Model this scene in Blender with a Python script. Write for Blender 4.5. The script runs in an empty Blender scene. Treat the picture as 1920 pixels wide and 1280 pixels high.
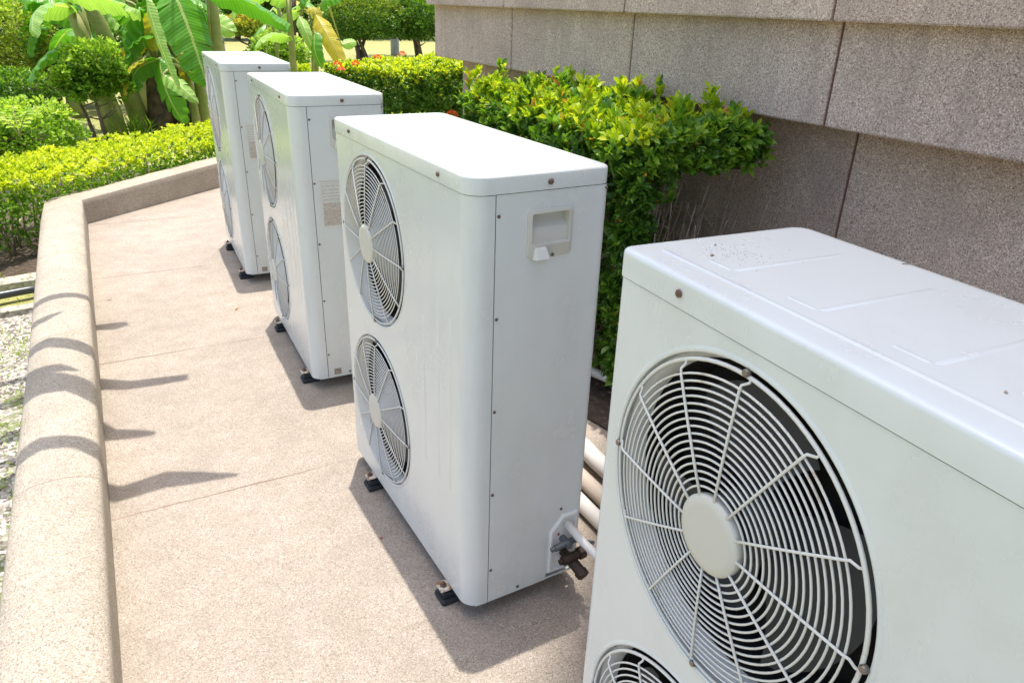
import bpy, math, random
import numpy as np
from mathutils import Vector, Matrix
random.seed(7); rng = np.random.default_rng(11)
S = bpy.context.scene
COL = S.collection
R = math.radians
PI = math.pi

# ------------------------------------------------------------------ helpers
def tag(o, label=None, cat=None, group=None, kind=None):
    if label: o['label'] = label
    if cat: o['category'] = cat
    if group: o['group'] = group
    if kind: o['kind'] = kind
    return o

def empty(name, loc=(0, 0, 0), rz=0):
    o = bpy.data.objects.new(name, None); COL.objects.link(o)
    o.empty_display_size = .1
    o.location = loc; o.rotation_euler = (0, 0, rz)
    return o

def np_mesh(name, V, F, mats, parent=None, smooth=False, mi=None):
    """V (n,3); F list of index tuples or an (m,k) array"""
    me = bpy.data.meshes.new(name)
    V = np.asarray(V, dtype=np.float32)
    if isinstance(F, np.ndarray):
        m, k = F.shape
        me.vertices.add(len(V)); me.vertices.foreach_set('co', V.ravel())
        me.loops.add(m*k); me.loops.foreach_set('vertex_index', F.astype(np.int32).ravel())
        me.polygons.add(m)
        me.polygons.foreach_set('loop_start', np.arange(0, m*k, k, dtype=np.int32))
        me.polygons.foreach_set('loop_total', np.full(m, k, dtype=np.int32))
        me.update(calc_edges=True)
    else:
        me.from_pydata([tuple(map(float, v)) for v in V], [], F)
    if not isinstance(mats, (list, tuple)): mats = [mats]
    for mt in mats: me.materials.append(mt)
    if mi is not None: me.polygons.foreach_set('material_index', np.asarray(mi, dtype=np.int32))
    if smooth: me.polygons.foreach_set('use_smooth', np.ones(len(me.polygons), dtype=bool))
    me.validate(); me.update()
    o = bpy.data.objects.new(name, me); COL.objects.link(o)
    if parent is not None: o.parent = parent
    return o

class MB:
    def __init__(s): s.v = []; s.f = []
    def add(s, V, F):
        n = len(s.v); s.v += [tuple(map(float, p)) for p in V]; s.f += [tuple(n+i for i in f) for f in F]; return s
    def box(s, a, b, bev=0.0):
        x0, y0, z0 = a; x1, y1, z1 = b
        if bev <= 0:
            V = [(x0,y0,z0),(x1,y0,z0),(x1,y1,z0),(x0,y1,z0),(x0,y0,z1),(x1,y0,z1),(x1,y1,z1),(x0,y1,z1)]
            return s.add(V, [(0,3,2,1),(4,5,6,7),(0,1,5,4),(1,2,6,5),(2,3,7,6),(3,0,4,7)])
        c = bev
        P = [(x0+c,y0),(x1-c,y0),(x1,y0+c),(x1,y1-c),(x1-c,y1),(x0+c,y1),(x0,y1-c),(x0,y0+c)]
        mx, my = (x0+x1)/2, (y0+y1)/2
        def ins(P, e): return [(p[0]+(e if p[0] < mx else -e), p[1]+(e if p[1] < my else -e)) for p in P]
        return s.loft([[(p[0],p[1],z0) for p in ins(P, c*.6)], [(p[0],p[1],z0+c) for p in P], [(p[0],p[1],z1-c) for p in P], [(p[0],p[1],z1) for p in ins(P, c*.6)]])
    def loft(s, rings, cap=True, close=True):
        n = len(rings[0]); V = [p for r in rings for p in r]; F = []
        for i in range(len(rings)-1):
            for j in range(n if close else n-1):
                k = (j+1) % n
                F.append((i*n+j, i*n+k, (i+1)*n+k, (i+1)*n+j))
        if cap:
            F.append(tuple(range(n))[::-1]); F.append(tuple((len(rings)-1)*n+j for j in range(n)))
        return s.add(V, F)
    def tube(s, pts, r, sides=8, closed=False, cap=True):
        P = [Vector(p) for p in pts]; n = len(P)
        rr = r if isinstance(r, (list, tuple)) else [r]*n
        up = None; rings = []
        for i in range(n):
            a = P[(i-1) % n] if (closed or i > 0) else P[i]
            b = P[(i+1) % n] if (closed or i < n-1) else P[i]
            t = (b-a).normalized()
            if up is None:
                up = Vector((0,0,1)) if abs(t.z) < .9 else Vector((1,0,0))
            u = (up - t*up.dot(t)).normalized(); w = t.cross(u); up = u
            rings.append([tuple(P[i] + (u*math.cos(2*PI*k/sides) + w*math.sin(2*PI*k/sides))*rr[i]) for k in range(sides)])
        if closed: rings.append(rings[0])
        return s.loft(rings, cap=cap and not closed)
    def lathe(s, prof, c=(0,0,0), axis='z', n=48, cap0=False, cap1=False):
        """prof: list of (r, h) about axis through c"""
        rings = []
        for r, h in prof:
            ring = []
            for k in range(n):
                a = 2*PI*k/n; p, q = r*math.cos(a), r*math.sin(a)
                if axis == 'z': ring.append((c[0]+p, c[1]+q, c[2]+h))
                elif axis == 'x': ring.append((c[0]+h, c[1]+p, c[2]+q))
                else: ring.append((c[0]+q, c[1]+h, c[2]+p))
            rings.append(ring)
        s.loft(rings, cap=False)
        N = len(s.v); k0 = N-n*len(rings)
        if cap0: s.f.append(tuple(range(k0, k0+n))[::-1])
        if cap1: s.f.append(tuple(range(N-n, N)))
        return s
    def build(s, name, mat, parent=None, smooth=False, auto=None):
        o = np_mesh(name, np.array(s.v), s.f, mat, parent, smooth=smooth or auto is not None)
        if auto is not None:
            try: o.data.set_sharp_from_angle(angle=R(auto))
            except Exception: pass
        return o

def children_of(o):
    return list(o.children)

# ------------------------------------------------------------------ materials
def newmat(name):
    m = bpy.data.materials.new(name); m.use_nodes = True
    nt = m.node_tree; b = nt.nodes['Principled BSDF']
    return m, nt, b
def N(nt, t, **k):
    n = nt.nodes.new(t)
    for a, v in k.items(): setattr(n, a, v)
    return n
def simple(name, col, rough=.5, metal=0, coat=0, spec=.5):
    m, nt, b = newmat(name)
    b.inputs['Base Color'].default_value = (*col, 1); b.inputs['Roughness'].default_value = rough
    b.inputs['Metallic'].default_value = metal; b.inputs['Coat Weight'].default_value = coat
    b.inputs['Specular IOR Level'].default_value = spec
    return m
def ramp(nt, fac, stops, interp='LINEAR'):
    r = N(nt, 'ShaderNodeValToRGB'); r.color_ramp.interpolation = interp
    e = r.color_ramp.elements
    while len(e) < len(stops): e.new(.5)
    for i, (p, c) in enumerate(stops):
        e[i].position = p; e[i].color = (*c, 1) if len(c) == 3 else c
    if fac is not None: nt.links.new(fac, r.inputs['Fac'])
    return r
def noise(nt, scale, detail=2, coord=None, rough=.5, dims='3D'):
    n = N(nt, 'ShaderNodeTexNoise'); n.inputs['Scale'].default_value = scale; n.inputs['Detail'].default_value = detail
    n.inputs['Roughness'].default_value = rough
    if coord is not None: nt.links.new(coord, n.inputs['Vector'])
    return n
def mix(nt, fac, a, b, mode='MIX'):
    n = N(nt, 'ShaderNodeMix', data_type='RGBA', blend_type=mode)
    for sock, v in ((n.inputs[0], fac), (n.inputs[6], a), (n.inputs[7], b)):
        if isinstance(v, bpy.types.NodeSocket): nt.links.new(v, sock)
        elif isinstance(v, (int, float)): sock.default_value = v
        else: sock.default_value = (*v, 1)
    return n.outputs[2]
def math_(nt, op, a, b=None):
    n = N(nt, 'ShaderNodeMath', operation=op)
    for i, v in enumerate((a, b)):
        if v is None: continue
        if isinstance(v, bpy.types.NodeSocket): nt.links.new(v, n.inputs[i])
        else: n.inputs[i].default_value = v
    return n.outputs[0]
def bump(nt, b, h, dist, strength=1.0):
    n = N(nt, 'ShaderNodeBump'); n.inputs['Distance'].default_value = dist; n.inputs['Strength'].default_value = strength
    nt.links.new(h, n.inputs['Height']); nt.links.new(n.outputs[0], b.inputs['Normal'])

def aggregate(name, base, dark, light, scale, stain=.25, rough=.85, joints=False, bumpd=.0012, macro=(.9, 1.08), panels=False):
    """exposed aggregate: pebble cells of several tones in a cement matrix"""
    m, nt, b = newmat(name)
    tc = N(nt, 'ShaderNodeTexCoord').outputs['Object']
    v = N(nt, 'ShaderNodeTexVoronoi'); v.inputs['Scale'].default_value = scale; nt.links.new(tc, v.inputs['Vector'])
    sep = N(nt, 'ShaderNodeSeparateColor'); nt.links.new(v.outputs['Color'], sep.inputs[0])
    cr = ramp(nt, sep.outputs[0], [(0, dark), (.16, tuple(.55*d+.45*c for d, c in zip(dark, base))), (.3, base), (.72, base), (.86, light), (1, tuple(min(1, c*1.25) for c in light))])
    n1 = noise(nt, 1.3, 5, tc, .6); n2 = noise(nt, 9, 4, tc, .6)
    s1 = ramp(nt, n1.outputs[0], [(.3, (macro[0],)*3), (.7, (macro[1],)*3)])
    s2 = ramp(nt, n2.outputs[0], [(.3, (.93, .92, .9)), (.7, (1.05, 1.05, 1.05))])
    c = mix(nt, 1.0, cr.outputs[0], s1.outputs[0], 'MULTIPLY')
    c = mix(nt, 1.0, c, s2.outputs[0], 'MULTIPLY')
    # weather stains, warm/dark
    mp = N(nt, 'ShaderNodeMapping'); mp.inputs['Scale'].default_value = (2.4, 2.4, 1.0); nt.links.new(tc, mp.inputs['Vector'])
    n3 = noise(nt, 2.2, 6, mp.outputs[0], .65)
    st = ramp(nt, n3.outputs[0], [(.45, (0, 0, 0)), (.72, (stain,)*3)])
    c = mix(nt, st.outputs[0], c, tuple(x*.62 for x in base))
    if panels:
        oi = N(nt, 'ShaderNodeObjectInfo')
        pr = ramp(nt, oi.outputs['Random'], [(0, (.90, .86, .84)), (.5, (1, 1, 1)), (1, (1.06, 1.02, .98))])
        c = mix(nt, 1.0, c, pr.outputs[0], 'MULTIPLY')
        mq = N(nt, 'ShaderNodeMapping'); mq.inputs['Scale'].default_value = (7, 7, .7); nt.links.new(tc, mq.inputs['Vector'])
        sk = ramp(nt, noise(nt, 1.5, 5, mq.outputs[0], .6).outputs[0], [(.48, (0,)*3), (.75, (.35,)*3)])
        c = mix(nt, sk.outputs[0], c, (.32, .26, .21))
    if joints:
        sx = N(nt, 'ShaderNodeSeparateXYZ'); nt.links.new(tc, sx.inputs[0])
        nj = noise(nt, 6, 2, tc); wob = math_(nt, 'MULTIPLY', math_(nt, 'SUBTRACT', nj.outputs[0], .5), .012)
        yy = math_(nt, 'ADD', sx.outputs[1], wob)
        # joints at Y = 1.09 + 1.32 k
        t = math_(nt, 'FRACT', math_(nt, 'DIVIDE', math_(nt, 'ADD', yy, 13.2-1.09+.66), 1.32))
        dlt = math_(nt, 'ABSOLUTE', math_(nt, 'SUBTRACT', t, .5))
        ln = math_(nt, 'LESS_THAN', dlt, .0032)
        brk = ramp(nt, noise(nt, 2.5, 3, tc).outputs[0], [(.40, (.15,)*3), (.60, (.8,)*3)])
        c = mix(nt, math_(nt, 'MULTIPLY', ln, brk.outputs[0]), c, (.13, .075, .055))
    nt.links.new(c, b.inputs['Base Color'])
    b.inputs['Roughness'].default_value = rough; b.inputs['Specular IOR Level'].default_value = .3
    bump(nt, b, v.outputs['Distance'], bumpd, .6)
    return m

M = {}
M['deck'] = aggregate('deck_aggregate', (.36, .305, .25), (.20, .165, .13), (.43, .375, .32), 360, .42, joints=True, bumpd=.0008)
M['curb'] = aggregate('curb_aggregate', (.41, .355, .285), (.20, .165, .13), (.49, .435, .36), 330, .30, bumpd=.001)
M['wall'] = aggregate('wall_aggregate', (.62, .49, .40), (.28, .20, .155), (.78, .66, .56), 290, .42, bumpd=.0008, macro=(.84, 1.10), panels=True)
M['sealant'] = simple('joint_sealant', (.20, .10, .085), .8)

def paint(name, col, dirt=.25):
    m, nt, b = newmat(name)
    tc = N(nt, 'ShaderNodeTexCoord').outputs['Object']
    mp = N(nt, 'ShaderNodeMapping'); mp.inputs['Scale'].default_value = (5, 5, .9); nt.links.new(tc, mp.inputs['Vector'])
    ns = noise(nt, 2.2, 6, mp.outputs[0], .6)                      # rain streaks
    n1 = noise(nt, 4.5, 6, tc, .65)                                # chalky patches
    n2 = noise(nt, 150, 2, tc, .7)                                 # fly specks
    sz = N(nt, 'ShaderNodeSeparateXYZ'); nt.links.new(tc, sz.inputs[0])
    f = math_(nt, 'ADD', math_(nt, 'MULTIPLY', ns.outputs[0], .35), math_(nt, 'MULTIPLY', n1.outputs[0], .65))
    lowz = N(nt, 'ShaderNodeMapRange', interpolation_type='SMOOTHSTEP'); nt.links.new(sz.outputs[2], lowz.inputs[0])
    lowz.inputs[1].default_value = .28; lowz.inputs[2].default_value = .05; lowz.inputs[3].default_value = 1.0; lowz.inputs[4].default_value = 2.2
    mr = N(nt, 'ShaderNodeMapRange', interpolation_type='SMOOTHSTEP'); nt.links.new(f, mr.inputs[0])
    mr.inputs[1].default_value = .42; mr.inputs[2].default_value = .72; mr.inputs[3].default_value = 0; mr.inputs[4].default_value = dirt
    c = mix(nt, math_(nt, 'MULTIPLY', mr.outputs[0], lowz.outputs[0]), col, tuple(x*y for x, y in zip(col, (.62, .56, .46))))
    spk = ramp(nt, n2.outputs[0], [(.70, (0,)*3), (.80, (.05,)*3)])
    c = mix(nt, spk.outputs[0], c, (.30, .24, .18))
    nt.links.new(c, b.inputs['Base Color'])
    r2 = N(nt, 'ShaderNodeMapRange'); nt.links.new(f, r2.inputs[0]); r2.inputs[1].default_value = .2; r2.inputs[2].default_value = .8; r2.inputs[3].default_value = .14; r2.inputs[4].default_value = .36
    nt.links.new(r2.outputs[0], b.inputs['Roughness'])
    b.inputs['Coat Weight'].default_value = .25; b.inputs['Coat Roughness'].default_value = .15
    return m
M['paint'] = paint('white_enamel', (.70, .735, .715), .20)
M['plastic'] = simple('ivory_plastic', (.60, .59, .52), .45)
M['white_plastic'] = simple('white_plastic', (.78, .78, .75), .4)
M['dark'] = simple('black_interior', (.006, .006, .007), .8)
M['coil'] = simple('coil_fins', (.08, .085, .09), .6, .4)
M['blade'] = simple('fan_blade_plastic', (.022, .027, .036), .45)
M['motor'] = simple('motor_grey', (.06, .065, .07), .4)
M['rubber'] = simple('rubber', (.022, .026, .03), .65)
M['pipe_white'] = simple('pipe_wrap_white', (.72, .70, .66), .5)
M['pipe_tan'] = simple('pipe_tan', (.55, .46, .38), .5)
M['valve_steel'] = simple('valve_steel', (.16, .18, .20), .45, .6)
M['valve_brass'] = simple('valve_tarnished_brass', (.055, .035, .025), .55, .4)
M['red'] = simple('red_mark', (.35, .02, .02), .5)
def wire_mat():
    m, nt, b = newmat('grille_wire')
    tc = N(nt, 'ShaderNodeTexCoord').outputs['Object']
    n = noise(nt, 18, 4, tc, .7)
    c = ramp(nt, n.outputs[0], [(.0, (.74, .74, .70)), (.62, (.70, .69, .64)), (.74, (.48, .38, .28))])
    nt.links.new(c.outputs[0], b.inputs['Base Color']); b.inputs['Roughness'].default_value = .4
    return m
M['wire'] = wire_mat()
def rust_mat(name, a, bcol, lo, hi, sc):
    m, nt, b = newmat(name)
    tc = N(nt, 'ShaderNodeTexCoord').outputs['Object']
    n = noise(nt, sc, 4, tc, .7)
    c = ramp(nt, n.outputs[0], [(lo, a), (hi, bcol)])
    nt.links.new(c.outputs[0], b.inputs['Base Color']); b.inputs['Roughness'].default_value = .6
    return m
M['bracket'] = rust_mat('rusty_bracket', (.66, .60, .48), (.26, .11, .03), .45, .58, 40)
M['screw'] = rust_mat('rusty_screw', (.16, .12, .10), (.12, .045, .02), .4, .6, 120)
M['bolt'] = simple('steel_screw', (.22, .20, .18), .35, .8)
def label_mat(name, a, bcol, sc, lo, hi):
    m, nt, b = newmat(name)
    tc = N(nt, 'ShaderNodeTexCoord').outputs['Object']
    mp = N(nt, 'ShaderNodeMapping'); mp.inputs['Scale'].default_value = (1, 1, 1.6); nt.links.new(tc, mp.inputs['Vector'])
    n = noise(nt, sc, 5, mp.outputs[0], .75)
    c = ramp(nt, n.outputs[0], [(lo, a), (hi, bcol)])
    nt.links.new(c.outputs[0], b.inputs['Base Color']); b.inputs['Roughness'].default_value = .45
    return m
M['sticker'] = label_mat('faded_sticker', (.71, .71, .67), (.65, .65, .60), 60, .45, .6)
M['sticker_ink'] = simple('faded_ink', (.55, .54, .50), .5)
M['sticker_worn'] = label_mat('worn_sticker', (.60, .56, .49), (.43, .37, .31), 70, .42, .62)
M['sticker_small'] = label_mat('brown_sticker', (.42, .36, .27), (.22, .18, .13), 90, .4, .6)

def leafmat(name, cols, trans=.35, rough=.38, hue_noise=1.5):
    m, nt, b = newmat(name)
    g = N(nt, 'ShaderNodeNewGeometry'); tc = N(nt, 'ShaderNodeTexCoord').outputs['Object']
    k = len(cols); st = [(i/(k-1), c) for i, c in enumerate(cols)]
    nn = noise(nt, hue_noise, 2, tc)
    f = math_(nt, 'ADD', math_(nt, 'MULTIPLY', g.outputs['Random Per Island'], .75), math_(nt, 'MULTIPLY', math_(nt, 'SUBTRACT', nn.outputs[0], .35), .8))
    c = ramp(nt, f, st)
    nt.links.new(c.outputs[0], b.inputs['Base Color']); b.inputs['Roughness'].default_value = rough
    b.inputs['Specular IOR Level'].default_value = .45
    t = N(nt, 'ShaderNodeBsdfTranslucent')
    tcol = mix(nt, 1.0, c.outputs[0], (1.35, 1.3, .55), 'MULTIPLY'); nt.links.new(tcol, t.inputs['Color'])
    ms = N(nt, 'ShaderNodeMixShader'); ms.inputs[0].default_value = trans
    nt.links.new(b.outputs[0], ms.inputs[1]); nt.links.new(t.outputs[0], ms.inputs[2])
    nt.links.new(ms.outputs[0], nt.nodes['Material Output'].inputs['Surface'])
    return m
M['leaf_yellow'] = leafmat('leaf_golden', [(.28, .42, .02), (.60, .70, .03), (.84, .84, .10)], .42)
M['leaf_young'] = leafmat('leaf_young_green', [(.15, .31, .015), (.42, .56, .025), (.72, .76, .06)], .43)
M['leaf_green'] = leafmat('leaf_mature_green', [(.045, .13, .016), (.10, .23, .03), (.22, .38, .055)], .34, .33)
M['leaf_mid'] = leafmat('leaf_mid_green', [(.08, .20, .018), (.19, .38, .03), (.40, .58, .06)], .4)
M['leaf_light'] = leafmat('leaf_light_green', [(.20, .38, .04), (.42, .62, .08), (.70, .80, .20)], .42)
M['leaf_olive'] = leafmat('leaf_topiary', [(.09, .17, .02), (.24, .34, .035), (.50, .57, .09)], .35)
M['leaf_pinkish'] = leafmat('leaf_topiary_blush', [(.22, .32, .03), (.55, .55, .06), (.80, .50, .20)], .38)
M['flower'] = leafmat('ixora_petal', [(.75, .08, .03), (.85, .17, .05), (.9, .28, .10)], .25)
M['leaf_dry'] = leafmat('leaf_dry', [(.50, .20, .03), (.65, .33, .05), (.45, .28, .08)], .4)
M['bark'] = rust_mat('bark', (.10, .07, .05), (.20, .16, .12), .4, .6, 14)
M['twig'] = rust_mat('twig_bark', (.24, .175, .13), (.40, .31, .24), .4, .6, 20)
M['palm_bark'] = rust_mat('palm_bark', (.26, .27, .24), (.40, .42, .38), .35, .65, 5)
M['stem_green'] = rust_mat('banana_stem', (.20, .27, .05), (.34, .33, .12), .35, .65, 5)
M['stem_brown'] = rust_mat('banana_dead_sheath', (.035, .025, .018), (.14, .09, .05), .4, .65, 8)
def banana_mat(name, a, bcol, mid):
    m, nt, b = newmat(name)
    uv = N(nt, 'ShaderNodeUVMap').outputs[0]
    sx = N(nt, 'ShaderNodeSeparateXYZ'); nt.links.new(uv, sx.inputs[0])
    w = N(nt, 'ShaderNodeTexWave'); w.bands_direction = 'X'; w.inputs['Scale'].default_value = 9; w.inputs['Distortion'].default_value = 1.2
    nt.links.new(uv, w.inputs['Vector'])
    g = N(nt, 'ShaderNodeNewGeometry')
    tc = N(nt, 'ShaderNodeTexCoord').outputs['Object']
    nn = noise(nt, 2.5, 3, tc)
    c = mix(nt, nn.outputs[0], a, bcol)
    c = mix(nt, math_(nt, 'MULTIPLY', w.outputs['Fac'], .28), c, tuple(x*1.5 for x in bcol))
    rib = math_(nt, 'LESS_THAN', math_(nt, 'ABSOLUTE', math_(nt, 'SUBTRACT', sx.outputs[1], .5)), .035)
    c = mix(nt, rib, c, mid)
    nt.links.new(c, b.inputs['Base Color']); b.inputs['Roughness'].default_value = .34
    t = N(nt, 'ShaderNodeBsdfTranslucent'); nt.links.new(mix(nt, 1.0, c, (1.3, 1.4, .5), 'MULTIPLY'), t.inputs['Color'])
    ms = N(nt, 'ShaderNodeMixShader'); ms.inputs[0].default_value = .4
    nt.links.new(b.outputs[0], ms.inputs[1]); nt.links.new(t.outputs[0], ms.inputs[2])
    nt.links.new(ms.outputs[0], nt.nodes['Material Output'].inputs['Surface'])
    bump(nt, b, w.outputs['Fac'], .004, .5)
    return m
M['banana'] = banana_mat('banana_leaf', (.06, .22, .015), (.15, .38, .04), (.42, .52, .18))
M['banana_light'] = banana_mat('banana_leaf_light', (.20, .40, .06), (.40, .58, .18), (.68, .74, .36))
M['banana_old'] = banana_mat('banana_leaf_old', (.34, .40, .03), (.58, .40, .05), (.55, .48, .18))

# ground materials
def ground_mat():
    m, nt, b = newmat('lawn')
    tc = N(nt, 'ShaderNodeTexCoord').outputs['Object']
    n1 = noise(nt, .5, 4, tc, .6); n2 = noise(nt, 22, 4, tc, .75)
    c = mix(nt, n1.outputs[0], (.30, .31, .10), (.46, .42, .20))
    s = ramp(nt, n2.outputs[0], [(.3, (.55, .62, .4)), (.7, (1.2, 1.15, 1.1))])
    c = mix(nt, 1, c, s.outputs[0], 'MULTIPLY')
    nt.links.new(c, b.inputs['Base Color']); b.inputs['Roughness'].default_value = .9
    bump(nt, b, n2.outputs[0], .03, .8)
    return m
M['lawn'] = ground_mat()
def gravel_mat():
    m, nt, b = newmat('gravel')
    tc = N(nt, 'ShaderNodeTexCoord').outputs['Object']
    v = N(nt, 'ShaderNodeTexVoronoi'); v.inputs['Scale'].default_value = 55; nt.links.new(tc, v.inputs['Vector'])
    sep = N(nt, 'ShaderNodeSeparateColor'); nt.links.new(v.outputs['Color'], sep.inputs[0])
    c = ramp(nt, sep.outputs[0], [(0, (.10, .085, .065)), (.35, (.30, .27, .22)), (.7, (.48, .45, .38)), (1, (.66, .63, .56))])
    n1 = noise(nt, 3.2, 4, tc, .65)
    g = ramp(nt, n1.outputs[0], [(.50, (0,)*3), (.60, (.85,)*3)])
    c2 = mix(nt, g.outputs[0], c.outputs[0], (.20, .25, .06))
    nt.links.new(c2, b.inputs['Base Color']); b.inputs['Roughness'].default_value = .9
    bump(nt, b, v.outputs['Distance'], .02, .9)
    return m
M['gravel'] = gravel_mat()
def soil_mat():
    m, nt, b = newmat('soil')
    tc = N(nt, 'ShaderNodeTexCoord').outputs['Object']
    n1 = noise(nt, 30, 6, tc, .7)
    c = ramp(nt, n1.outputs[0], [(.3, (.035, .024, .018)), (.55, (.10, .07, .05)), (.72, (.22, .16, .11))])
    nt.links.new(c.outputs[0], b.inputs['Base Color']); b.inputs['Roughness'].default_value = .95
    bump(nt, b, n1.outputs[0], .02, 1)
    return m
M['soil'] = soil_mat()
M['curb_joint'] = simple('curb_joint', (.30, .23, .165), .9)
M['stone'] = aggregate('edging_stone', (.46, .43, .34), (.22, .2, .15), (.56, .53, .45), 60, .35, bumpd=.004)
M['hose'] = simple('hose_black', (.045, .05, .055), .3)
M['underside'] = simple('shade_slab_paint', (.62, .62, .60), .8)
M['petal_red'] = simple('fallen_petal', (.5, .10, .10), .7)

# ------------------------------------------------------------------ camera (site frame: +Y runs along the row of units, +X towards the building)
PH = R(29.3)
f_px, pit, rol, cam_h = 1368.07, .43206, .03353, 1.6507
RZ = Matrix.Rotation(-PH, 3, 'Z')
cr_, sr_, cp_, sp_ = math.cos(rol), math.sin(rol), math.cos(pit), math.sin(pit)
right = RZ @ Vector((cr_, sr_*sp_, sr_*cp_)); upv = RZ @ Vector((-sr_, cr_*sp_, cr_*cp_)); fwd = RZ @ Vector((0, cp_, -sp_))
cam = bpy.data.cameras.new('camera'); co = bpy.data.objects.new('camera', cam); COL.objects.link(co)
mw = Matrix((( right.x, upv.x, -fwd.x, 0), (right.y, upv.y, -fwd.y, 0), (right.z, upv.z, -fwd.z, cam_h), (0, 0, 0, 1)))
co.matrix_world = mw
cam.sensor_width = 36; cam.lens = 36*f_px/1920; cam.clip_end = 500; cam.clip_start = .02
S.camera = co
def at(px, py, Y):
    """point on the plane Y = const seen at a photograph pixel"""
    d = fwd + right*((px-960)/f_px) + upv*(-(py-640)/f_px)
    t = Y/d.y
    return Vector((d.x*t, Y, cam_h+d.z*t))
def atz(px, py, z):
    d = fwd + right*((px-960)/f_px) + upv*(-(py-640)/f_px)
    t = (z-cam_h)/d.z
    return Vector((d.x*t, d.y*t, z))

# ------------------------------------------------------------------ light
sd = Vector((.0672, .1281, 1)).normalized()
sun = bpy.data.lights.new('sun', 'SUN'); sun.energy = 2.75; sun.angle = R(.53); sun.color = (1, .955, .88)
so = bpy.data.objects.new('sun', sun); COL.objects.link(so)
so.rotation_euler = sd.to_track_quat('Z', 'Y').to_euler(); so.location = (0, 0, 20)
w = bpy.data.worlds.new('World'); S.world = w; w.use_nodes = True
nt = w.node_tree; bg = nt.nodes['Background']
sky = nt.nodes.new('ShaderNodeTexSky'); sky.sky_type = 'NISHITA'; sky.sun_disc = False
sky.sun_elevation = math.asin(sd.z); sky.sun_rotation = math.atan2(sd.x, sd.y)
sky.air_density = 1.0; sky.dust_density = 3.6; sky.ozone_density = 1.0
nt.links.new(sky.outputs[0], bg.inputs[0]); bg.inputs[1].default_value = .15
S.view_settings.view_transform = 'Standard'; S.view_settings.look = 'None'; S.view_settings.gamma = 1
S.view_settings.exposure = 1.0

# ------------------------------------------------------------------ ground, deck
G0 = -.2
def sheet(name, poly, z, mat, kind='structure'):
    o = np_mesh(name, [(x, y, z) for x, y in poly], [tuple(range(len(poly)))], mat)
    o['kind'] = kind
    return o
sheet('lawn', [(-250, -60), (300, -60), (300, 400), (-250, 400)], G0, M['lawn'])
sheet('gravel', [(-3.5, -2), (-.3, -2), (-.3, 5.35), (-3.5, 5.0)], G0+.004, M['gravel'])
sheet('garden_soil', [(-3.4, 5.55), (-.3, 5.75), (-.3, 6.4), (3.5, 9.6), (3.2, 10.8), (-3.5, 7.6)], G0+.006, M['soil'])
# deck slab with real thickness
dk = MB()
poly = [(-.215, -4), (2.6, -4), (2.6, 8.8), (2.55, 8.95), (-.215, 6.42)]
dk.loft([[(x, y, G0-.1) for x, y in poly], [(x, y, 0) for x, y in poly]])
d = dk.build('deck_paving', M['deck']); d['kind'] = 'structure'
sheet('planting_bed', [(1.72, 1.95), (2.48, 1.95), (2.48, 5.6), (1.6, 5.6), (1.6, 2.6)], .012, M['soil'])

# parapet curb: rounded profile swept along a mitred path
prof = [(-.002, -.02), (-.002, .128), (0.0, .146), (.006, .158), (.022, .168), (.056, .182), (.10, .190), (.139, .190), (.178, .186), (.215, .177), (.246, .160), (.258, .138), (.262, .10), (.264, -.26)]
prof_b = [(-.002, -.02), (-.002, .128), (-.001, .160), (.004, .168), (.022, .171), (.056, .174), (.10, .176), (.139, .176), (.178, .174), (.215, .171), (.250, .166), (.258, .152), (.260, .10), (.262, -.26)]
def curb_ring(ix, iy, nx, ny, sc, hs, fb=0):
    return [(ix+nx*(u*(1-fb)+u2*fb)*sc, iy+ny*(u*(1-fb)+u2*fb)*sc, (zz*(1-fb)+z2*fb)*hs if zz > 0 else zz) for (u, zz), (u2, z2) in zip(prof, prof_b)]
path = []
for y in (-3.5, -1.0, .4, 1.6, 2.5, 3.7, 5.1, 6.0): path.append(((-.206-(max(0, y-3.2)*.0045), y), (-1, 0), 1+max(0, y-3.5)*.02, 1.0 if y < 4 else 1+.12*(y-4)/2.45))
dirv = Vector((.777, .629)); nrm = Vector((-dirv.y, dirv.x))
mit = (Vector((-1, 0))+nrm).normalized(); sc = 1/mit.dot(Vector((-1, 0)))
path.append(((-.220, 6.43), (mit.x, mit.y), sc, 1.12, .85))
for t in (.5, 1.4, 2.4, 3.6):
    path.append(((-.220+dirv.x*t, 6.43+dirv.y*t), (nrm.x, nrm.y), .95, 1.12+.20*min(1, t/1.4), 1))
cb = MB(); cb.loft([curb_ring(*p[0], *p[1], *p[2:]) for p in path], cap=True)
c = cb.build('parapet_curb', M['curb'], auto=40)
tag(c, 'low rounded pebble-finish parapet curb edging the deck and turning right at the hedge', 'curb')
# hairline joints in the curb: narrow dark fillets following the profile
for y in (2.44, 3.72, 5.02):
    jb = MB(); hs = 1.0 if y < 4 else 1+.12*(y-4)/2.45
    a = [(-.206-max(0, y-3.2)*.0045-u*(1+max(0, y-3.5)*.02), y-.0016, zz*hs+.0006) for u, zz in prof[2:13]]; b_ = [(-.206-max(0, y-3.2)*.0045-u*(1+max(0, y-3.5)*.02), y+.0016, zz*hs+.0006) for u, zz in prof[2:13]]
    jb.loft([a, b_], cap=False, close=False); jb.build('joint', M['curb_joint'], c)

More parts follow.
